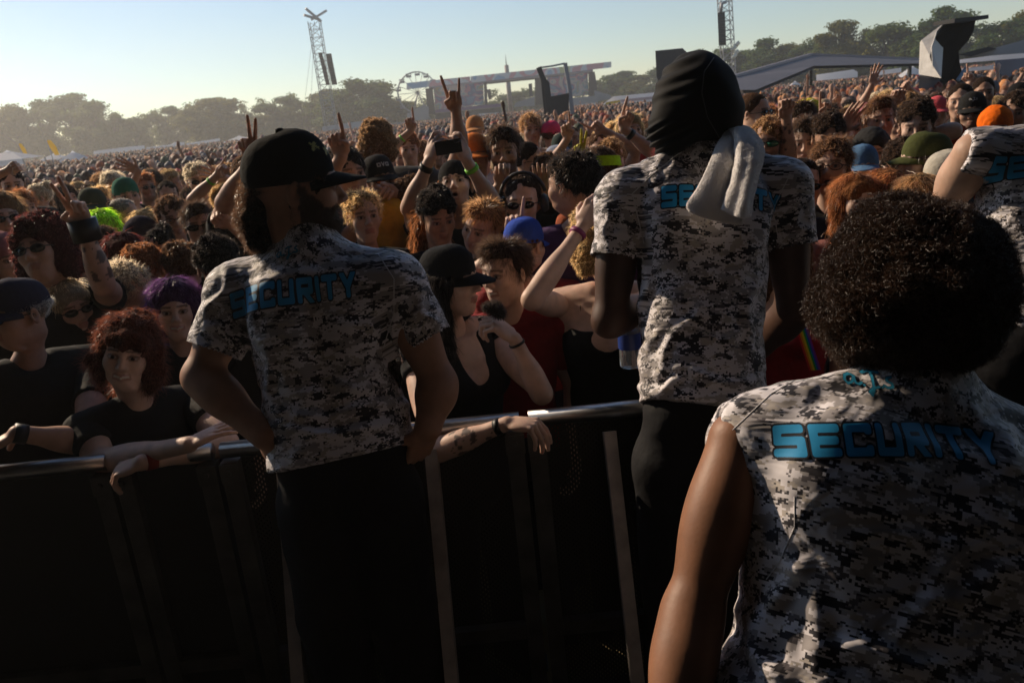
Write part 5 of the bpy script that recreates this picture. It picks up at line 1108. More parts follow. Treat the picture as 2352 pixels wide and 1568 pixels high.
    # white and black hooded rig
    Y = 16; lo = atY(2180, 200, Y)*[1, 1, 0]; r = empty('hooded_rig', lo, label='tall black lighting rig hooded with white tarpaulin, towering over the right crowd', cat='rig'); WT = mat('tarpaulin', (.50, .48, .45), .55, var=.1, vs=1.5, bump=(3, .6, .08))
    P = lambda x, y, Y_=Y: atY(x, y, Y_)-lo
    b = MB(); W0 = [P(2117, 92), P(2170, 52), P(2152, 72, 15.6), P(2140, 108, 15.3), P(2142, 150, 15.2), P(2162, 180, 15.2), P(2114, 172)]; n_ = len(W0); back = [w_+[.75, 1.5, 0] for w_ in W0]
    b.add(W0+back, [[0, 6, 5, 4, 3, 2, 1], [13, 7, 8, 9, 10, 11, 12]]+[[i, (i+1) % 7, 7+(i+1) % 7, 7+i] for i in range(7)]); b.build('white_tarp', WT, r, smooth=False)
    b = MB(); K = [P(2170, 53, 15.7), P(2242, 44, 15.9), P(2236, 72), P(2226, 92), P(2202, 118), P(2205, 150), P(2218, 192), P(2172, 196), P(2150, 178, 15.5), P(2136, 130, 15.5), P(2150, 85, 15.5)]; n_ = len(K); bk = [w_+[.75, 1.5, 0] for w_ in K]
    b.add(K+bk, [list(range(n_)), list(range(n_, 2*n_))[::-1]]+[[i, n_+i, n_+(i+1) % n_, (i+1) % n_] for i in range(n_)]); b.build('black_cloth', mat('black_cloth', (.006, .006, .006), .95, spec=.05), r, smooth=False)
    b = MB(); b.bar(P(2168, 52, 15.6), P(2245, 43, 15.8), .5, .07); b.build('top_edge', DARK, r, smooth=False)
    b = MB(); slab(b, [(2112, 174), (2160, 182), (2158, 205), (2110, 205)], 15.6, 1.2); b.V = [b.V[0]-lo]; b.build('skirt', mat('blue_grey_cloth', (.12, .13, .16), .8), r, smooth=False)
    b = MB(); b.bar(P(2220, 155, 15.4), P(2200, 185, 15.3)*1.0, .05); b.build('strut', mat('blue_strut', (.15, .25, .35), .5), r, smooth=False)
    # right stalls
    r = empty('stall_tent', atY(2330, 200, 22)*[1, 1, 0], label='large grey roofed stall with blue-grey side sheet at the right edge', cat='tent'); lo = np.array(r.location)
    for name, q, Y_, th, m in (('roof', [(2215, 130), (2352, 92), (2420, 88), (2420, 124), (2270, 130)], 24, 3, GREY), ('eave', [(2200, 138), (2280, 128), (2420, 118), (2420, 128), (2200, 146)], 20, .3, WH), ('side_sheet', [(2285, 140), (2420, 124), (2420, 200), (2290, 205)], 21, .3, mat('slate_cloth', (.16, .17, .21), .8, var=.15, vs=1.2)), ('table_edge', [(2195, 160), (2282, 150), (2282, 160), (2195, 166)], 20, .3, WH), ('rail', [(2200, 126), (2270, 108), (2290, 112), (2230, 130)], 23, 1, DARK)):
        s = MB(); slab(s, q, Y_, th); s.V = [s.V[0]-lo]; s.build(name, m, r, smooth=False)
    thing('container', 'green shipping container beside the wrapped guard head', 'container', [(1690, 219), (1772, 211), (1772, 224), (1690, 235)], 44, 2.4, mat('green_paint', (.03, .22, .10), .6))
    # tents
    def tent(px0, px1, ytop, ybase, Y_, label, m=WH, group='white festival tents behind the crowd', wall=True):
        xa, xb = px0, px1; yb = lambda x: ybase-(x-(px0+px1)/2)*.1; c_ = atY((xa+xb)/2, ytop, Y_); a_, e_ = atY(xa, yb(xa), Y_), atY(xb, yb(xb), Y_); Wd = (e_[0]-a_[0])/2; z0 = (a_[2]+e_[2])/2; b = MB()
        b.add([(-Wd, -Wd*.8, z0), (Wd, -Wd*.8, z0), (Wd, Wd*.8, z0), (-Wd, Wd*.8, z0), (-Wd*.16, 0, c_[2]-(c_[2]-z0)*.18), (Wd*.16, 0, c_[2]-(c_[2]-z0)*.18), (0, 0, c_[2])], [[0, 1, 5, 4], [1, 2, 5], [2, 3, 4, 5], [3, 0, 4], [4, 5, 6]])
        b.add([(-Wd, -Wd*.8, z0), (Wd, -Wd*.8, z0), (Wd, -Wd*.8, z0-.35), (-Wd, -Wd*.8, z0-.35)], [[0, 1, 2, 3]]); o = b.build('tent', m, smooth=False); o.location = (c_[0], Y_, 0)
        [MB().bar((sx*Wd, sy*Wd*.8, 0), (sx*Wd, sy*Wd*.8, z0), .06).build('leg', STEEL, o, smooth=False) for sx in (-1, 1) for sy in (-1, 1)]; return tag(o, label, 'tent', group)
    tent(-40, 72, 345, 368, 50, 'white peaked tent at the left edge of the photo'); tent(96, 150, 352, 366, 70, 'small white tent between the two yellow flags'); tent(130, 202, 346, 374, 52, 'white peaked tent just right of the second yellow flag')
    tent(512, 585, 312, 325, 120, 'grey-white tent roof left of the cap of the capped guard'); tent(1810, 1842, 186, 200, 60, 'small pale tent under the dark canopy', WH); tent(2068, 2122, 150, 175, 45, 'pale blue tent beside the hooded rig'); tent(840, 872, 286, 300, 90, 'small blue-white tent right of the crane mast')
    def marq(q, Y_, label, m=WH): return thing('marquee', label, 'marquee', q, Y_, 6, m, 'long white marquees behind the crowd')
    marq([(215, 347), (300, 337), (332, 334), (332, 350), (215, 362)], 95, 'long low white marquee right of the peaked tent on the left'); marq([(335, 339), (395, 332), (400, 327), (424, 327), (424, 340), (335, 350)], 100, 'middle white marquee under the left trees'); marq([(428, 330), (505, 318), (505, 330), (428, 340)], 105, 'white marquee furthest right under the left trees')
    marq([(740, 291), (892, 270), (880, 286), (740, 303)], 95, 'long grey-white marquee right of the crane mast', mat('dusty_canvas', (.42, .43, .44), .8)); marq([(1385, 240), (1408, 222), (1512, 212), (1512, 232), (1392, 243)], 55, 'white marquee with a yellow corner left of the dark cloth wall')
    thing('banner_strip', 'red and white printed strip along the marquee roof edge', 'banner', [(1426, 229), (1512, 221), (1512, 227), (1426, 235)], 54.6, .1, mat('strip_print', (.55, .40, .38), .8)); thing('banner_strip', 'yellow strip on the corner of the marquee', 'banner', [(1392, 235), (1425, 230), (1425, 236), (1392, 241)], 54.6, .1, mat('strip_yellow', (.7, .45, .05), .8))
    marq([(1875, 172), (1960, 160), (1970, 165), (1970, 178), (1875, 186)], 60, 'white tent row under the right end of the dark canopy'); marq([(2000, 166), (2070, 156), (2070, 166), (2000, 176)], 58, 'white tent row left of the hooded rig')
    thing('truck', 'white box truck parked in front of the right screen', 'truck', [(1318, 243), (1370, 236), (1370, 248), (1318, 256)], 100, 2.4, mat('truck_white', (.6, .6, .6), .5))
    thing('truck', 'pale flatbed trailer roof between the two screens', 'truck', [(1100, 262), (1165, 258), (1165, 263), (1100, 268)], 100, 2.4, mat('truck_white', (.6, .6, .6), .5))
    thing('stage_cabin', 'grey cabin wall behind the crowd right of the crane mast', 'cabin', [(800, 296), (930, 280), (930, 292), (800, 306)], 90, 2, GREY)
    for i, (x, lab) in enumerate(((850, 'orange parasol left of the red one'), (878, 'orange-red parasol nearest the ferris wheel'))):
        c_ = atY(x, 284-i*3, 85); b = MB(); n = 10; b.add([(1.0*math.cos(2*math.pi*k/n), 1.0*math.sin(2*math.pi*k/n), c_[2]-.4) for k in range(n)]+[(0, 0, c_[2])], [[k, (k+1) % n, n] for k in range(n)]); o = b.build('parasol', mat('orange_cloth', (.7, .16, .04), .8, trans=.3), smooth=False); o.location = (c_[0], 85, 0); b = MB(); b.tube([(0, 0, 0), (0, 0, c_[2])], .04, 5); b.build('pole', STEEL, o); tag(o, lab, 'parasol', 'orange parasols behind the crowd')
    for x, y, hh, lab in ((44, 330, 24, 'short yellow feather flag on the left'), (110, 322, 34, 'taller yellow feather flag with a red edge')):
        Y_ = 52; c_ = atY(x, y, Y_); k = hh/FPX*Y_; b = MB(); b.tube([(0, 0, 0), (0, 0, c_[2]-k), (-.1*k, 0, c_[2]+.02)], .03, 6); o = b.build('feather_flag', STEEL); o.location = (c_[0], Y_, 0); tag(o, lab, 'flag', 'yellow feather flags beside the white tents')
        b = MB(); pts = [(-.10*k, c_[2]), (.18*k, c_[2]-.02*k), (.42*k, c_[2]-.45*k), (.50*k, c_[2]-k), (.22*k, c_[2]-.98*k), (.02*k, c_[2]-.5*k)]; b.add([(p[0], -.01, p[1]) for p in pts]+[(p[0], .01, p[1]) for p in pts], [list(range(6)), list(range(6, 12))[::-1]]+[[i, 6+i, 6+(i+1) % 6, (i+1) % 6] for i in range(6)]); b.build('flag_cloth', mat('flag_cloth', (.85, .62, .02), .8, trans=.5), o, smooth=False)
if 'B' in PARTS: make_trees(); background()

if 'H' in PARTS:
    hm = D.materials.new('dusty_air'); hm.use_nodes = True; N = hm.node_tree.nodes; N.remove(N['Principled BSDF']); pv = N.new('ShaderNodeVolumePrincipled'); pv.inputs['Density'].default_value = .0016; pv.inputs['Color'].default_value = (.92, .92, .90, 1); pv.inputs['Anisotropy'].default_value = .5
    hm.node_tree.links.new(pv.outputs[0], N['Material Output'].inputs['Volume']); b = MB(); b.box((0, 90, 11.5), (240, 125, 12.5)); o = b.build('haze', hm, smooth=False); tag(o, 'dusty sunlit air over the festival field', 'haze', kind='stuff')
# ------------------------------------------------------------------ the crowd: people one can make out
NAMED = []      # (dx, dy, Z, radius px, world xy)
def A_(x, y, Z, pose='fist', **k): return dict(t=at(x, y, Z), pose=pose, **k)
def P_(label, dx, dy, Z, r=None, **k):
    h = at(dx, dy, Z); NAMED.append((dx, dy, Z, r or 190/Z, h[0], h[1])); k.setdefault('seed', len(NAMED)); k.setdefault('lod', 1 if Z > 2.9 else 2); return person(label, dx, dy, Z, **k)
BK, WHT, GRY, NAVY = (.012, .012, .013), (.6, .58, .56), (.12, .12, .13), (.015, .02, .05)
def front_row():
    # leaning on the rail
    P_('man in a navy cap and mirrored sunglasses leaning on the rail at the left edge', 42, 722, 2.45, yaw=-62, skin=1, hs='short', hc='grey', hat='cap', hatc=(.035, .035, .06), glasses='shades', lens=(.02, .08, .25), top=BK, body=10,
       arms=(None, dict(t=at(20, 1012, 2.16), E=at(200, 1015, 2.32), pose='relaxed', hd=(-.9, -.3, -.35), palm=(0, 0, -1), band=(.01, .01, .012), bp=.04, bw=.018, br=.95, bn='watch')), build=1.15)
    P_('youth with curly red-brown hair smiling, arms crossed on the rail', 294, 812, 2.34, yaw=-14, roll=16, pitch=2, skin=5, hs='shag', hc='red', face='smile', top=BK, body=8, lod=2,
       arms=(dict(t=at(435, 1020, 2.10), E=at(240, 1060, 2.26), pose='flat', hd=(.75, .15, .25), palm=(0, .1, -1)), dict(t=at(325, 1062, 2.14), E=at(520, 1018, 2.30), pose='relaxed', hd=(-.95, .1, -.25), palm=(0, .3, -1), band=(.25, .02, .01), bp=.10, bw=.016, br=.9, bn='bead_bracelet')))
    w = P_('long-haired woman in a black soft cap, in profile, tattooed arm along the rail', 1035, 645, 2.42, yaw=66, pitch=-4, skin=5, male=False, hs='long', hc='black', hat='cap', hatc=(.014, .015, .017), top=BK, body=35, lod=2, tank='vneck',
       arms=(dict(t=at(1165, 972, 2.13), E=at(1005, 1035, 2.20), pose='drape', hd=(.85, -.25, -.05), palm=(0, .1, -1), tat=1, band=(.01, .01, .01), bp=.12, bw=.010, br=.8, bn='bracelet'),
             dict(t=at(1182, 778, 2.30), E=at(1245, 905, 2.36), pose='grip', hd=(-.6, .0, .6), palm=(-.6, .3, -.4), band=(.01, .01, .01), bp=.08, bw=.004, br=.85, bn='bracelet')))
    P_('grinning young man in red shirt beside the woman in the soft cap', 1160, 628, 2.66, yaw=-42, skin=5, hs='quiff', hc='dark', face='smile', top=(.20, .012, .015), lod=2, arms=(None, None))
    P_('blonde woman in a black tank top with one bent arm raised to her head', 1392, 560, 2.62, yaw=60, pitch=-12, skin=5, male=False, hs='bigcurly', hc='blond', top=BK, tank=True, lod=2, body=-8, build=1.12,
       arms=(dict(t=at(1338, 520, 2.50), E=at(1222, 688, 2.42), pose='grip', hd=(.55, .05, .8), palm=(.3, .8, -.4), band=(.25, .03, .12), bp=.10, bw=.008, br=.95, bn='bracelet'), None))
    r = P_('person in a red tank top with a rainbow strap behind the tall guard', 1800, 560, 2.75, yaw=10, skin=5, male=False, hs='long', hc='brown', top=(.30, .01, .02), tank=True, lod=1)
    h = at(1800, 560, 2.75); rb = MB(); V = []; cols = [(.5, .02, .02), (.6, .2, .01), (.6, .5, .02), (.02, .3, .05), (.02, .08, .4), (.2, .03, .3)]
    a0, a1 = at(1812, 660, 2.50), at(1872, 850, 2.44)
    for i in range(7): V += [a0+[(i-3)*.006, 0, 0], a1+[(i-3)*.006, 0, 0]]
    for i in range(6): b = MB(); b.add(np.array([V[2*i], V[2*i+1], V[2*i+3], V[2*i+2]]), [[0, 1, 2, 3]], 0, (*cols[i], 1.)); rb.V += b.V; rb.F += [f+4*i for f in b.F]; rb.M += b.M; rb.C += b.C; rb.n += 4
    o = rb.build('rainbow_strap', M('cloth', WHT), smooth=False); tag(o, 'rainbow striped strap across the chest of the person in red', 'strap')
    # second and third rows, left
    P_('smiling girl with purple bobbed hair left of the capped guard', 402, 712, 2.85, yaw=-2, roll=3, skin=5, male=False, hs='bob', hc='purple', face='smile', top=BK, lod=2)
    P_('woman with pale tied-back hair and round dark sunglasses behind the man in the navy cap', 165, 712, 3.05, yaw=18, roll=-6, skin=5, male=False, hs='bob', hc='pale', glasses='shades', top=(.30, .36, .30))
    P_('person with short pale blond hair looking away beside the purple-haired girl', 300, 672, 3.15, yaw=75, pitch=-10, skin=0, hs='messy', hc='pale', top=BK)
    P_('heavy-haired man in sunglasses looking up left, one tattooed arm raised', 98, 578, 2.98, yaw=-28, pitch=12, roll=-6, skin=0, hs='bigcurly', hc='maroon', glasses='shades', top=BK, build=1.1,
       arms=(None, dict(t=at(192, 520, 2.82), E=at(238, 655, 2.9), pose='peace', hd=(-.12, 0, 1), palm=(.1, -1, 0), tat=1, band=(.006, .006, .007), bp=.06, bw=.040, br=1.55, bn='scrunchie')))
    P_('girl with a red fringe singing with open mouth', 287, 594, 3.55, yaw=6, roll=8, pitch=8, skin=5, male=False, hs='bangs', hc='maroon', face='open', top=BK)
    P_('girl with dark hair in a bun and glasses pushed up on her head', 372, 578, 3.85, yaw=-12, pitch=-14, skin=1, male=False, hs='bun', hc='black', top=BK)
    P_('person with neon green hair', 243, 528, 4.5, yaw=150, skin=0, hs='bob', hc='neon', top=GRY)
    P_('brown-haired girl in front of the neon green hair', 240, 572, 4.1, yaw=10, skin=0, male=False, hs='long', hc='brown', top=BK)
    P_('man with curly light brown hair and clear glasses behind the girl with the bun', 398, 505, 4.3, yaw=8, skin=0, hs='curly', hc='brown', glasses='clear', lens=(.3, .3, .3), top=GRY)
    P_('man with short dark hair and wraparound sunglasses', 457, 520, 4.05, yaw=4, skin=5, hs='quiff', hc='dark', glasses='wrap', top=BK)
    P_('long-haired blonde with a fist in front of her face next to the capped guard', 515, 552, 4.0, yaw=20, pitch=8, skin=0, male=False, hs='long', hc='light', top=BK, arms=(None, A_(525, 515, 3.75, 'fist')))
    P_('man with a green cap worn backwards', 292, 452, 5.2, yaw=12, skin=0, hs='short', hc='dark', hat='backcap', hatc=(.02, .14, .09), top=GRY)
    P_('man with bleached fluffy hair left of the raised hands with green bands', 458, 418, 5.5, yaw=5, skin=0, hs='curly', hc='pale', glasses='shades', top=BK)
    P_('person with both arms straight up and green paper wristbands', 520, 470, 5.1, yaw=5, skin=0, hs='messy', hc='blond', top=WHT, arms=(A_(499, 402, 5.0, 'horns', band=(.25, .75, .05), bp=.25, bn='wristband'), A_(519, 410, 5.1, 'open', band=(.25, .75, .05), bp=.2, bn='wristband')))
    P_('person stretching a bare arm diagonally up to the left with open hand', 388, 452, 6.1, yaw=5, skin=1, hs='short', hc='dark', top=GRY, arms=(A_(318, 392, 5.9, 'open', hd=(-.7, 0, .4)), None))
    P_('person with fuzzy rust-red hair below the girl with the bun', 335, 622, 3.3, yaw=160, skin=0, hs='curly', hc='ginger', top=BK)
    P_('person with fluffy dark brown hair left of the capped guard shoulder', 425, 618, 3.35, yaw=170, skin=0, hs='curly', hc='brown', top=BK)
    P_('person with dense black curls tucked behind the capped guard shoulder', 502, 612, 2.95, yaw=175, skin=3, hs='curly', hc='black', top=BK)
    P_('long-haired person in dark sunglasses at the left edge of the photo', 8, 502, 3.9, yaw=10, skin=5, male=False, hs='long', hc='light', glasses='shades', top=(.3, .15, .2))
    P_('person with copper hair behind the man with heavy hair', 55, 480, 5.6, yaw=20, skin=0, hs='messy', hc='ginger', top=GRY)
    P_('person in pale shirt and dusty pink headscarf at the left edge', 10, 600, 3.4, yaw=30, skin=0, male=False, hs='long', hc='brown', hat='beanie', hatc=(.35, .15, .15), top=(.3, .14, .12))
    P_('woman with straw-blond hair behind the singing girl with the red fringe', 335, 528, 4.7, yaw=-20, pitch=-12, skin=0, male=False, hs='long', hc='blond', top=BK)
    P_('person in a dark flat cap with pink stripe behind the girl with the bun', 335, 548, 4.3, yaw=60, skin=0, hs='short', hc='dark', hat='beanie', hatc=(.04, .03, .05), top=BK)
    P_('man in an olive cap above the neon green hair', 215, 478, 4.9, yaw=-15, skin=0, hs='short', hc='brown', hat='cap', hatc=(.05, .06, .04), top=GRY)
    P_('grey-haired person beside the neon green hair', 290, 498, 5.0, yaw=40, skin=0, hs='short', hc='grey', top=GRY)
    P_('person with both bare arms up at the far left of the crowd', 30, 428, 6.0, yaw=0, skin=1, hs='short', hc='dark', top=BK, arms=(A_(18, 392, 5.8, 'fist'), None))
    # middle
    m = P_('man in a black cap and round orange glasses, both hands at his mouth', 872, 414, 4.05, yaw=22, skin=2, hs='short', hc='black', hat='cap', hatc=(.02, .02, .022), hat_text='OVO', glasses='round', lens=(.5, .12, .02), beard=.5, top=BK,
           arms=(A_(868, 470, 3.85, 'grip', hd=(.5, -.2, .6)), A_(912, 448, 3.85, 'grip', hd=(-.7, -.2, .4))))
    P_('person with short bleached hair staring up past the capped guard', 836, 502, 3.55, yaw=12, pitch=6, skin=5, male=False, hs='messy', hc='blond', top=BK)
    P_('person in a mustard yellow hood seen from behind', 905, 512, 3.9, yaw=170, skin=0, hs=None, hat='hood', hatc=(.55, .27, .02), top=(.5, .25, .02))
    P_('man in a black cap filming with a phone held high in both hands', 1046, 430, 3.72, yaw=-4, pitch=22, skin=5, hs='short', hc='ginger', face='open', hat='backcap', hatc=BK, top=BK,
       arms=(A_(985, 372, 3.5, 'phone', E=at(940, 478, 3.62), hd=(.40, 0, .9), palm=(.6, .6, 0), band=(.01, .01, .012), bp=.12, bw=.014, bn='watch'), A_(1074, 372, 3.5, 'phone', E=at(1140, 480, 3.65), hd=(-.30, 0, .95), palm=(-.6, .6, 0), band=(.25, .8, .05), bp=.14, bw=.010, bn='wristband')))
    c_ = at(1030, 338, 3.42); b = MB(); b.box((0, 0, 0), (.057, .0045, .029), rot('Y', -.06)); o = b.build('phone', mat('phone_glass', (.01, .01, .011), .15), smooth=False); o.location = c_; tag(o, 'black phone held up sideways by the man in the black cap', 'phone')
    b = MB(); b.tube([(.045, -.0045, .018), (.045, -.0065, .018)], .006, 8); b.tube([(.032, -.0045, .018), (.032, -.0065, .018)], .005, 8); b.build('camera_lens', M('lens', (.03, .03, .04)), o)
    P_('person with a large tawny mop of curls seen from behind in a dark jacket', 868, 330, 5.4, yaw=175, skin=0, hs='bigcurly', hc='light', top=(.05, .045, .04), build=1.5)
    P_('bearded man with slicked dark hair resting his hand on his mouth', 1158, 352, 4.25, yaw=-4, skin=0, hs='quiff', hc='dark', beard=.85, top=BK, arms=(A_(1150, 425, 4.05, 'grip', hd=(.15, -.2, .9)), None))
    P_('person raising one long arm in a horned hand sign against the sky', 1090, 362, 4.35, yaw=5, skin=1, hs='short', hc='brown', hat='cap', hatc=(.75, .22, .05), top=GRY, arms=(dict(t=at(1050, 226, 4.05), E=at(1056, 335, 4.15), pose='horns', hd=(-.05, 0, 1), palm=(0, -1, 0), th=1), None))
    q = P_('person with headphones and sunglasses touching their nose', 1202, 468, 3.35, yaw=-8, skin=5, male=False, hs='short', hc='dark', glasses='shades', lens=(.02, .02, .03), top=BK, lod=2, arms=(A_(1178, 545, 3.12, 'point', hd=(.15, -.1, .9)), None))
    hp = at(1202, 468, 3.35); Rz_ = rot('Z', math.radians(-8)+math.atan2(-hp[0], hp[1])); b = MB(); t = np.linspace(-1.35, 1.35, 12); b.tube([hp+Rz_@np.array([.098*math.sin(a), .012, .02+.108*math.cos(a)]) for a in t], .008, 7)
    h_ = b; b2 = MB(); 
    for s_ in (-1, 1): b2.tube([hp+Rz_@np.array([s_*.075, .012, -.004]), hp+Rz_@np.array([s_*.088, .012, -.004]), hp+Rz_@np.array([s_*.104, .012, -.004])], [.036, .040, .030], 14)
    r = empty('headphones', hp, label='black over-ear headphones on the person touching their nose', cat='headphones'); h_.build('headband', M('paint', (.02, .02, .022)), r, loc=hp)
    for s_ in (-1, 1): b2 = MB(); b2.tube([hp+Rz_@np.array([s_*.075, .012, -.004]), hp+Rz_@np.array([s_*.088, .012, -.004]), hp+Rz_@np.array([s_*.104, .012, -.004])], [.036, .040, .030], 14); b2.build('ear_cup', M('paint', (.02, .02, .022)), r, loc=hp)
    P_('person in a bright blue cap seen from behind', 1206, 566, 3.0, yaw=150, pitch=-8, skin=5, hs='short', hc='brown', hat='cap', hatc=(.04, .09, .45), top=(.25, .03, .03))
    P_('person with a ginger bob looking down to the right', 996, 532, 3.6, yaw=42, pitch=-14, skin=5, male=False, hs='bob', hc='ginger', top=BK)
    P_('man with light brown cropped hair tilting his head', 1106, 522, 3.3, yaw=-30, roll=22, pitch=-10, skin=0, hs='quiff', hc='light', top=NAVY)
    P_('person with dark tousled hair in front of the phone man', 1006, 500, 3.42, yaw=15, pitch=-16, skin=1, hs='curly', hc='black', top=BK)
    P_('person with long frizzy brown hair left of the phone man', 955, 466, 3.95, yaw=120, skin=0, male=False, hs='longcurly', hc='brown', top=(.08, .04, .05))
    P_('person with swept jet-black hair turned away', 1312, 428, 3.1, yaw=-125, skin=1, hs='messy', hc='black', top=(.08, .04, .12))
    P_('man with a neon yellow headband seen from behind', 1386, 398, 3.7, yaw=160, skin=1, hs='short', hc='brown', hat='headband', hatc=(.55, .95, .02), top=(.35, .08, .03))
    P_('man hiding his face in his hands right of the headphones', 1256, 412, 4.3, yaw=0, pitch=-18, skin=1, hs='curly', hc='brown', top=BK, arms=(A_(1248, 455, 4.0, 'flat', hd=(0, 0, 1), palm=(0, 1, 0)), A_(1270, 455, 4.0, 'flat', hd=(0, 0, 1), palm=(0, 1, 0))))
    P_('man in profile with cropped dark hair and sunglasses', 1216, 372, 4.9, yaw=75, skin=1, hs='crop', hc='dark', glasses='wrap', top=BK)
    P_('person in a raspberry pink cap', 1268, 312, 7.0, yaw=150, skin=0, hs='short', hc='brown', hat='cap', hatc=(.75, .06, .14), top=GRY)
    P_('person in a dusty blue cap seen from behind', 1458, 322, 6.4, yaw=170, skin=0, hs='short', hc='brown', hat='cap', hatc=(.06, .20, .38), top=GRY)
    P_('man in a dark cap with a pale mark on the front', 1292, 345, 5.9, yaw=10, skin=0, hs='short', hc='brown', hat='cap', hatc=(.03, .045, .04), hat_text='~', top=WHT)
    P_('person in a washed blue and white cap looking down', 1284, 374, 5.4, yaw=60, pitch=-12, skin=0, hs='short', hc='brown', hat='cap', hatc=(.28, .32, .42), top=BK)
    P_('long-haired blonde in a red top far back beside the wrapped guard', 1448, 300, 6.2, yaw=25, skin=0, male=False, hs='long', hc='blond', top=(.5, .05, .04))
    P_('person pointing one index finger up, bare arm straight', 1330, 385, 5.2, yaw=0, skin=0, hs='curly', hc='brown', top=BK, arms=(A_(1304, 318, 5.0, 'point', hd=(-.08, 0, 1)), None))
    P_('person making a peace sign in a yellow glove', 1352, 392, 4.9, yaw=0, skin=1, hs='messy', hc='dark', top=BK, arms=(A_(1333, 366, 4.7, 'peace', glove=(.55, .50, .02), hd=(0, 0, 1)), None))
    P_('person holding a bare forearm high with a black wristband', 1405, 372, 4.6, yaw=10, skin=5, hs='curly', hc='light', top=BK, arms=(None, A_(1432, 296, 4.4, 'point', hd=(.35, 0, .9), band=(.01, .01, .01), bp=.2, bw=.014, bn='wristband')))
    P_('person lifting a small black device straight up', 1378, 345, 5.6, yaw=0, skin=0, hs='short', hc='brown', top=GRY, arms=(None, A_(1387, 300, 5.4, 'point')))
    P_('slim raised hand with a green band left of the horned sign', 940, 345, 6.6, yaw=0, skin=0, hs='curly', hc='ginger', top=GRY, arms=(A_(944, 300, 6.4, 'point', hd=(0, 0, 1), band=(.25, .75, .05), bp=.35, bn='wristband'), None))
    P_('raised finger right beside the bill of the guard cap', 800, 402, 3.9, yaw=20, skin=1, hs='curly', hc='black', top=BK, arms=(A_(787, 352, 3.5, 'point', hd=(-.1, 0, 1)), None))
    P_('person with two fingers raised just left of the guard cap', 575, 420, 3.9, yaw=0, skin=1, hs='short', hc='brown', top=BK, arms=(A_(590, 340, 3.5, 'peace', hd=(0, 0, 1)), None))
    P_('person in a pale sun hat behind the bearded man', 1092, 300, 7.5, yaw=0, skin=0, hs='short', hc='brown', hat='cap', hatc=(.55, .25, .1), top=GRY)
    P_('person with tawny hair right of the bearded man', 1220, 300, 7.0, yaw=10, skin=1, hs='messy', hc='light', top=WHT)
    # right
    P_('laughing man with dark sunglasses at the shoulder of the tall guard', 1842, 428, 3.3, yaw=14, skin=0, hs='short', hc='dark', glasses='shades', face='smile', top=NAVY)
    P_('man in black-framed glasses laughing with his mouth wide open', 1908, 388, 3.35, yaw=-8, pitch=10, skin=5, hs='messy', hc='brown', glasses='clear', lens=(.2, .15, .15), face='open', top=BK)
    P_('girl with a copper fringe looking over the afro', 1966, 468, 3.05, yaw=24, pitch=12, skin=5, male=False, hs='bangs', hc='ginger', top=(.2, .08, .07), lod=2)
    P_('man in a blue and tan cap with amber sunglasses', 1980, 388, 3.8, yaw=10, skin=5, hs='short', hc='ginger', hat='cap', hatc=(.10, .20, .36), glasses='round', lens=(.25, .08, .01), top=BK)
    P_('person in a black hood facing the stage', 2003, 350, 4.3, yaw=10, pitch=-4, skin=1, hs=None, hat='hood', hatc=(.02, .02, .022), top=BK)
    P_('smiling long-haired person in an olive green cap, in profile', 2122, 372, 3.25, yaw=-68, skin=5, hs='long', hc='dark', hat='cap', hatc=(.075, .085, .03), face='smile', top=BK, lod=2)
    P_('person with a ginger ponytail bending down near the afro', 2042, 462, 3.1, yaw=70, pitch=-20, skin=5, male=False, hs='bob', hc='ginger', top=BK)
    P_('person with streaked brown hair seen from behind above the afro', 2112, 474, 2.9, yaw=175, skin=0, male=False, hs='long', hc='light', top=BK)
    P_('person in a cream cap partly hidden by the right guard', 2175, 412, 3.15, yaw=150, skin=0, hs='short', hc='brown', hat='cap', hatc=(.5, .47, .40), top=BK)
    P_('man in orange bandana and dark sunglasses reaching his arm out left', 2285, 302, 4.2, yaw=6, skin=5, hs='short', hc='brown', hat='beanie', hatc=(.85, .16, .01), glasses='wrap', top=(.45, .05, .01), arms=(dict(t=at(2110, 296, 3.95), E=at(2190, 300, 3.95), pose='relaxed', hd=(-1, 0, 0), palm=(0, 0, -1)), None), sleeves=.95)
    P_('man with dark curls peering down behind the olive cap', 2105, 292, 4.0, yaw=0, pitch=-8, skin=5, hs='curly', hc='dark', beard=.3, top=BK)
    P_('man in a black cap with white lettering and shades', 2232, 258, 5.0, yaw=0, skin=1, hs='short', hc='dark', hat='cap', hatc=(.02, .02, .02), hat_text='~', glasses='shades', beard=.5, top=BK)
    P_('person in a small coral red cap', 2152, 258, 6.2, yaw=5, skin=0, hs='short', hc='brown', hat='cap', hatc=(.65, .10, .12), top=GRY)
    P_('shouting man in dark sunglasses right of the tattooed fist', 1842, 288, 4.7, yaw=4, skin=0, hs='quiff', hc='dark', glasses='wrap', face='open', top=BK)
    P_('curly blond man in green-tinted sunglasses raising a tattooed fist', 1762, 330, 4.2, yaw=-6, skin=1, hs='curly', hc='light', glasses='wrap', lens=(.03, .2, .1), beard=.6, top=BK, arms=(None, dict(t=at(1806, 272, 4.1), E=at(1812, 375, 4.2), pose='fist', hd=(-.04, 0, 1), palm=(0, -1, 0), tat=1)))
    P_('person giving a thumbs-up with a black wristband', 1880, 318, 5.4, yaw=0, skin=1, hs='short', hc='brown', top=BK, arms=(None, A_(1893, 268, 5.3, 'point', hd=(0, 0, 1), band=(.01, .01, .01), bp=.45, bn='wristband')))
    P_('man with a dark curly mop behind the laughing man in glasses', 1902, 318, 4.2, yaw=10, pitch=-8, skin=1, hs='curly', hc='dark', top=BK)
    P_('man with short dark hair looking down left of the curly mop', 1852, 325, 4.35, yaw=-6, pitch=-10, skin=5, hs='quiff', hc='dark', top=NAVY)
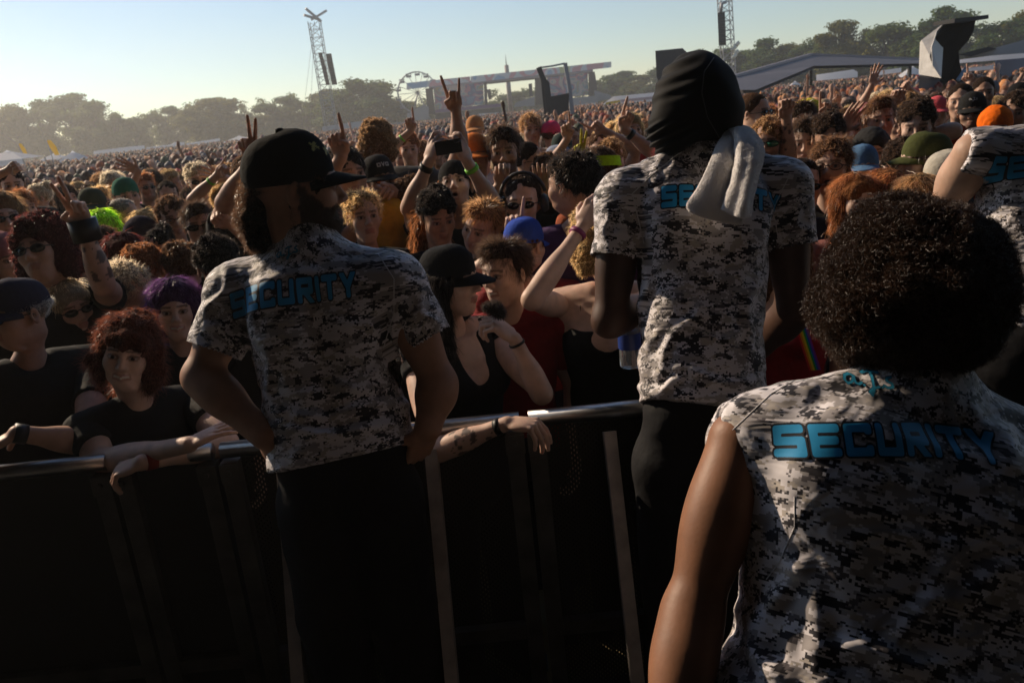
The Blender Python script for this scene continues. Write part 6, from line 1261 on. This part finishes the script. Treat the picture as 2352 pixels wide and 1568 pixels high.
    P_('young man with a brown fringe looking straight at the stage', 2020, 278, 4.6, yaw=12, skin=5, hs='quiff', hc='brown', top=GRY)
    P_('person wearing a bright yellow hood far back', 1863, 268, 6.4, yaw=60, skin=0, hs=None, hat='hood', hatc=(.75, .62, .02), top=(.7, .6, .02))
    P_('person with both arms raised, left arm bent, in the far right crowd', 2035, 245, 7.2, yaw=0, skin=0, hs='messy', hc='blond', top=GRY, arms=(A_(2003, 195, 7.0, 'open', hd=(.2, 0, 1)), A_(2090, 205, 7.1, 'fist')))
    P_('person with a pale fist up in front of a dark cloth', 2068, 290, 5.3, yaw=0, skin=0, hs='short', hc='black', top=BK, arms=(A_(2052, 240, 5.1, 'fist', hd=(.3, 0, 1)), None))
    P_('person with a bowed head and curly hair beside the smiling olive-capped person', 2072, 390, 3.5, yaw=20, pitch=-25, skin=1, hs='curly', hc='dark', top=BK)
    P_('person with hands on their forehead below the bent arm', 1945, 300, 4.6, yaw=20, skin=0, hs='short', hc='brown', beard=.5, top=BK, arms=(A_(1932, 300, 4.4, 'flat', hd=(.5, 0, .7)), None))
    P_('man with a shiny forehead far right of the crowd', 2205, 235, 5.6, yaw=-5, skin=0, hs='crop', hc='dark', top=GRY); P_('person with a bald crown and beard near the grey stall', 2258, 215, 6.4, yaw=10, skin=2, hs='crop', hc='dark', beard=.4, top=BK)
    P_('person with thick dark hair at the right edge above the bandana', 2330, 262, 4.9, yaw=-5, skin=1, hs='curly', hc='dark', top=BK); P_('person in a black cap at the right edge of the crowd', 2340, 232, 5.6, yaw=0, skin=1, hs='short', hc='dark', hat='cap', hatc=BK, top=BK)
    P_('person with sunlit tawny curls left of the red cap', 2082, 258, 5.9, yaw=20, skin=0, male=False, hs='longcurly', hc='light', top=GRY)
    P_('short-haired man in profile between the yellow hood and the tall guard', 1735, 262, 5.2, yaw=60, skin=0, hs='crop', hc='brown', glasses='wrap', top=BK)
    # small held things
    m_ = at(1128, 722, 2.26); b = MB(); b.tube([m_+[-.02, 0, .03], m_, m_+[.02, 0, -.04]], [.012, .014, .012], 8)
    g = np.random.default_rng(2); f = Field(m_-.08, m_+.08, .005); f.chain([m_+[-.012, 0, .022], m_+[.012, 0, .014], m_+[.03, 0, -.004]], [.010, .013, .010], k=.02); v, q_ = f.mesh(); Pp, Nn = sample(v, q_, 1500, g); rv, rf = ribbons(Pp, Nn+g.normal(size=Pp.shape)*.5, .012, .0012, 2, .4, 0, 1)
    b = MB(); b.add(v-m_, q_); b.add(rv-m_, rf); o = b.build('fur_muff', M('hair', HAIRC['black'])); o.location = m_; tag(o, 'small fluffy black thing held up by the woman in the soft cap', 'muff')
    w_ = at(1445, 770, 2.22); z = np.array([0, 0, 1.]); r = empty('water_bottle', w_-[0, 0, .09], label='clear water bottle with a blue label left of the tall guard waist', cat='bottle')
    gl = mat('clear_plastic', (.75, .8, .85), .08); gl.node_tree.nodes['Principled BSDF'].inputs['Transmission Weight'].default_value = .85
    b = MB(); b.tube([(0, 0, 0), (0, 0, .004), (0, 0, .05), (0, 0, .11), (0, 0, .145), (0, 0, .165), (0, 0, .18)], [.028, .031, .030, .031, .024, .012, .012], 16); b.build('bottle', gl, r)
    b = MB(); b.tube([(0, 0, .055), (0, 0, .100)], .0325, 18, cap=False); b.build('label', mat('blue_label', (.02, .05, .25), .4), r); b = MB(); b.tube([(0, 0, .18), (0, 0, .195)], .014, 12); b.build('lid', M('paint', (.7, .7, .7)), r)
if 'C' in PARTS: front_row()
# ------------------------------------------------------------------ the rest of the countable crowd
TOPC = dict(black=BK, white=WHT, grey=(.16, .16, .17), navy=NAVY, red=(.35, .03, .03), olive=(.08, .09, .04), teal=(.03, .16, .17), maroon=(.14, .015, .03), tan=(.38, .28, .18), purple=(.12, .05, .2), orange=(.55, .15, .03), pink=(.55, .2, .28))
HN = dict(black='black', dark='dark brown', brown='brown', light='light brown', blond='blond', ginger='ginger', pale='bleached', grey='grey', maroon='wine-red')
def crowd():
    specs = [('short', None, 'closed', True, (None, None), 0), ('crop', None, 'closed', True, (None, None), .6), ('curly', None, 'open', True, (None, None), 0), ('long', None, 'closed', False, (None, None), 0), ('longcurly', None, 'smile', False, (None, None), 0), ('bob', None, 'closed', False, (None, None), 0),
             ('quiff', None, 'open', True, (None, None), .4), ('short', 'cap', 'closed', True, (None, None), .5), ('short', 'backcap', 'closed', True, (None, None), 0), ('messy', None, 'closed', True, (None, None), 0), ('short', 'beanie', 'closed', True, (None, None), .7), ('long', 'cap', 'closed', False, (None, None), 0),
             ('short', None, 'open', True, ('fist', None), 0), ('messy', None, 'closed', True, (None, 'point'), 0), ('long', None, 'open', False, ('open', None), 0), ('short', None, 'smile', True, (None, 'horns'), 0), ('bun', None, 'closed', False, (None, None), 0), ('bangs', None, 'closed', False, (None, None), 0)]
    STY = {'short': 'short', 'crop': 'cropped', 'curly': 'curly', 'long': 'long', 'longcurly': 'long wavy', 'bob': 'bobbed', 'quiff': 'brushed-up', 'messy': 'tousled', 'bun': 'tied-up', 'bangs': 'fringed'}
    protos = []; x0 = 1120; Z0 = 6.; rng2 = np.random.default_rng(77)
    for i, (hs, hat, face, male, arms, beard) in enumerate(specs):
        hp = at(x0, 300, Z0); sc = 1.; py = CAMZ-(CAMZ-HEADZ); 
        # a standing person of unit height; raised arms reach above the head
        A = []
        for sd_, pose in zip((-1, 1), arms):
            A.append(None if pose is None else dict(t=np.array([hp[0], hp[1], 0])+np.array([sd_*.26, -.05, 1.86])*float(hp[2]/HEADZ), pose=pose, hd=(0, 0, 1)))
        r = person('p', x0, 300, Z0, yaw=0, skin=0, hs=hs, hc='brown', face=face, male=male, arms=tuple(A), beard=beard, hat=hat, glasses=('shades' if i in (1, 6, 8, 11) else None), lod=1 if i % 2 else 1, hair_lod=1, seed=i)
        protos.append((r, hs, hat, arms, 'shades' if i in (1, 6, 8, 11) else None))
    marks = [(60, 'under the left tents'), (200, 'below the peaked tent'), (330, 'below the left trees'), (480, 'left of the green wristbands'), (620, 'behind the capped guard'), (800, 'right of the guard cap'), (930, 'below the ferris wheel'), (1060, 'below the horned hand sign'), (1180, 'between the distant screens'), (1290, 'below the leaning poles'), (1420, 'left of the wrapped guard'), (1600, 'behind the wrapped guard'), (1760, 'right of the wrapped guard'), (1880, 'below the dark canopy'), (2010, 'below the canopy end'), (2150, 'below the hooded rig'), (2300, 'below the grey stall')]
    used = {}; placed = [(n[4], n[5]) for n in NAMED]; spots = []; g = np.random.default_rng(123)
    def ok(p, Yd):
        q = p-np.array([0, 0, CAMZ]); c = q @ MC; dx, dy, Z = 1176+FPX*c[0]/-c[2], 784-FPX*c[1]/-c[2], -c[2]
        if Z < 1.5: return None
        for nx, ny, nZ, nr, wx, wy in NAMED:
            if abs(wx-p[0]) < .40 and abs(wy-p[1]) < .36: return None
            if Z < nZ+.1 and abs(nx-dx) < (120/Z+120/nZ) and dy-215/Z < ny+150/nZ: return None
            if Z < 3.6 and dy-215/Z < ny and abs(nx-dx) < 330/Z and Z < nZ: return None
        return dx, dy, Z
    far = []
    Y = 2.75
    while Y < 104:
        step = .50 if Y < 16 else (.60 if Y < 32 else .8 if Y < 60 else 1.15); wdt = .5 if Y < 16 else (.58 if Y < 32 else .75 if Y < 60 else .95); hx = .70*Y+1.2; n = int(2*hx/wdt)
        for i in range(n):
            x = -hx+(i+.5+g.uniform(-.38, .38))*wdt; y = Y+g.uniform(-.22, .22)*step/.5
            sc = g.uniform(.86, .97) if Y > 4 and Y < 9 else g.uniform(.83, .93); q = ok(np.array([x, y, HEADZ*sc]), y)
            if q is None: continue
            if not -60 < q[0] < 2420: 
                if Y > 3: pass
                continue
            far.append((x, y, sc, q))
        Y += step
    near = far[:max(0, 300-len(NAMED)-4)]; rest = far[len(near):]
    combos = list(HN); tops = list(TOPC); wt = np.array([.30, .1, .12, .1, .06, .07, .05, .05, .05, .04, .03, .03])
    def skinpick(): return int(g.choice([0, 1, 5, 2, 3, 4], p=[.34, .2, .28, .09, .05, .04]))
    first = set()
    for (x, y, sc, q) in near:
        for _ in range(60):
            k = int(g.choice(len(protos), p=np.array([1.4, .8, 1.2, 1.2, 1, .9, .8, .8, .5, 1.3, .4, .5, .12, .14, .08, .10, .6, .6])/sum([1.4, .8, 1.2, 1.2, 1, .9, .8, .8, .5, 1.3, .4, .5, .12, .14, .08, .10, .6, .6])))
            r0, hs, hat, arms, gl = protos[k]
            if q[2] < 5 and any(arms): continue
            hc = str(g.choice(combos, p=[.13, .2, .2, .17, .1, .08, .05, .03, .04])); tp = str(g.choice(tops, p=wt)); hcol = str(g.choice(['black', 'white', 'red', 'navy', 'tan', 'olive', 'teal', 'pink']))
            where = min(marks, key=lambda m: abs(m[0]-q[0]))[1]; d = 'near' if q[2] < 4.2 else 'mid' if q[2] < 6 else 'far'
            head_ = f'{hcol} {dict(cap="cap", backcap="backward cap", beanie="beanie")[hat]}' if hat else f'{STY[hs]} {HN[hc]} hair'
            up = [a for a in arms if a]; act = {'fist': 'fist raised', 'point': 'finger pointing up', 'open': 'open hand up', 'horns': 'horned hand raised'}[up[0]] if up else ('in sunglasses' if gl else '')
            lab = f'person with {head_}, {tp} top{", "+act if act else ""}, {where}'; lab = lab.replace('with', {'near': 'close by with', 'mid': 'with', 'far': 'farther back with'}[d], 1)
            if len(lab.split()) > 16: lab = lab.replace('farther back ', '').replace('close by ', '').replace(' with ', ', ', 1)
            if lab not in used and len(lab.split()) <= 16: break
        used[lab] = 1
        if k not in first: first.add(k); r = r0
        else: r = copy_tree(r0)
        r.location = (x, y, 0); r.scale = (sc,)*3; r.rotation_euler = (0, 0, math.atan2(-x, y)+math.radians(g.normal(0, 22)+(g.choice([0, 60, -70], p=[.85, .08, .07]))))
        tag(r, lab, 'person', 'people in the crowd facing the stage')
        def setm(o, i, m): o.material_slots[i].link = 'OBJECT'; o.material_slots[i].material = m
        setm(r, 0, M('skin', SKIN[skinpick()]))
        for c in r.children:
            n_ = c.name.split('.')[0]
            if n_ == 'hair': setm(c, 0, M('hair', HAIRC[hc])); setm(c, 1, M('hairbase', HAIRC[hc]))
            elif n_ == 'shirt': setm(c, 0, M('cloth', TOPC[tp]))
            elif n_ in ('cap', 'beanie'):
                setm(c, 0, M('cap', TOPC[hcol]))
                for cc in c.children: setm(cc, 0, M('cap', TOPC[hcol]))
    for k, pr in enumerate(protos):
        if k not in first:
            for c in list(pr[0].children_recursive)+[pr[0]]: D.objects.remove(c)
    # ---- everyone beyond: one joined crowd
    b = MB(); th = np.linspace(0, np.pi, 6)
    def sph(nt_, npn): 
        V = [(math.sin(t)*math.cos(p), math.sin(t)*math.sin(p), math.cos(t)) for t in np.linspace(.12, np.pi-.12, nt_) for p in np.linspace(0, 2*np.pi, npn, endpoint=False)]
        F = [[i*npn+j, (i+1)*npn+j, (i+1)*npn+(j+1) % npn, i*npn+(j+1) % npn] for i in range(nt_-1) for j in range(npn)]; return np.array(V), np.array(F)
    S1, F1 = sph(7, 9); S2, F2 = sph(4, 6); cap = np.array([[0, 0, 0]])
    hp_ = rng2.permutation(np.array([HAIRC[c] for c in ['black', 'dark', 'dark', 'brown', 'brown', 'brown', 'light', 'light', 'blond', 'ginger', 'pale', 'grey', 'maroon']]+[(.35, .34, .34), (.02, .02, .03), (.02, .02, .02), (.22, .05, .05), (.06, .10, .18), (.05, .09, .06), (.03, .02, .015), (.06, .035, .02)])*1.0)
    tp_ = np.array([TOPC[t] for t in ['black']*7+['white', 'grey', 'navy', 'navy', 'red', 'olive', 'teal', 'tan', 'maroon', 'purple', 'orange', 'pink', 'black']])
    sk_ = np.array(SKIN)[[0, 1, 5, 0, 2, 2, 3, 1, 5, 4]]*.9; hp_ = hp_*[1.6, 1.2, .9]+.012
    for (x, y, sc, q) in rest:
        near_ = y < 22; Sx, Fx = (S1, F1) if near_ else (S2, F2); a = g.normal(0, .5)+math.atan2(-x, y); ca, sa = math.cos(a), math.sin(a); R = np.array([[ca, -sa, 0], [sa, ca, 0], [0, 0, 1]]); hz = HEADZ*sc; o = np.array([x, y, 0])
        sk = sk_[g.integers(len(sk_))]; hc = hp_[g.integers(len(hp_))]; tc_ = tp_[g.integers(len(tp_))]; j = g.uniform(.8, 1.2)
        hv = Sx*[.074, .092, .116]; b.add((hv*sc) @ R.T+o+[0, 0, hz], Fx, 0, (*(sk*j), 1))
        lk = g.choice([0, 1, 2], p=[.6, .2, .2]); hs_ = np.array([.086, .102, .098])*(1+.25*(lk == 1)*g.uniform()); hv = Sx*hs_*(1+.10*vnoise(Sx*3+x*7, 3)[:, None]*(2 if lk else 1))+[0, .022, .038]
        if lk == 2: hv[:, 2] = np.where(hv[:, 2] < 0, hv[:, 2]*2.4, hv[:, 2]); hv[:, 1] += .015
        b.add((hv*sc) @ R.T+o+[0, 0, hz], Fx, 1, (*(hc*j), 1))
        ys = [.78, 1.1, 1.33, 1.42, 1.47] if near_ else [.9, 1.35, 1.45]; w = [.17, .18, .215, .14, .06] if near_ else [.18, .215, .07]; dp = [.11, .11, .11, .08, .06] if near_ else [.11, .11, .06]; npn = 8 if near_ else 6; V = []
        for zz, ww, dd in zip(ys, w, dp):
            for t in np.linspace(0, 2*np.pi, npn, endpoint=False): V.append((ww*math.cos(t), dd*math.sin(t)+.03, zz))
        F = np.array([[i*npn+k2, i*npn+(k2+1) % npn, (i+1)*npn+(k2+1) % npn, (i+1)*npn+k2] for i in range(len(ys)-1) for k2 in range(npn)]); b.add((np.array(V)*sc) @ R.T+o, F, 0, (*(tc_*j), 1))
        if near_ and False: pass
        if g.uniform() < (.008 if near_ else .003):
            s_ = g.choice([-1, 1]); top_ = o+np.array([s_*.22+g.uniform(-.15, .15), -.05, hz+g.uniform(.15, .42)]); b.tube([o+[s_*.19, .03, 1.36*sc], (o+[s_*.27, .0, 1.36*sc]+top_)/2, top_, top_+[0, 0, .05], top_+[s_*.01, 0, .11], top_+[0, 0, .15]], [.042, .036, .025, .040, .038, .015], 6, 0, True, (*(sk*j), 1))
    mm = [M('cloth', (.1, .1, .1)), mat('crowd_hair', (.1, .06, .03), .5, pig=True, trans=.45, spec=.5, bump=(45, .8, .02), glow=1.6)]
    # per-vertex colours replace the base colour
    o = b.build('crowd', mm); tag(o, 'densely packed festival crowd stretching back to the distant stages', 'crowd', kind='stuff')
if 'F' in PARTS: crowd()
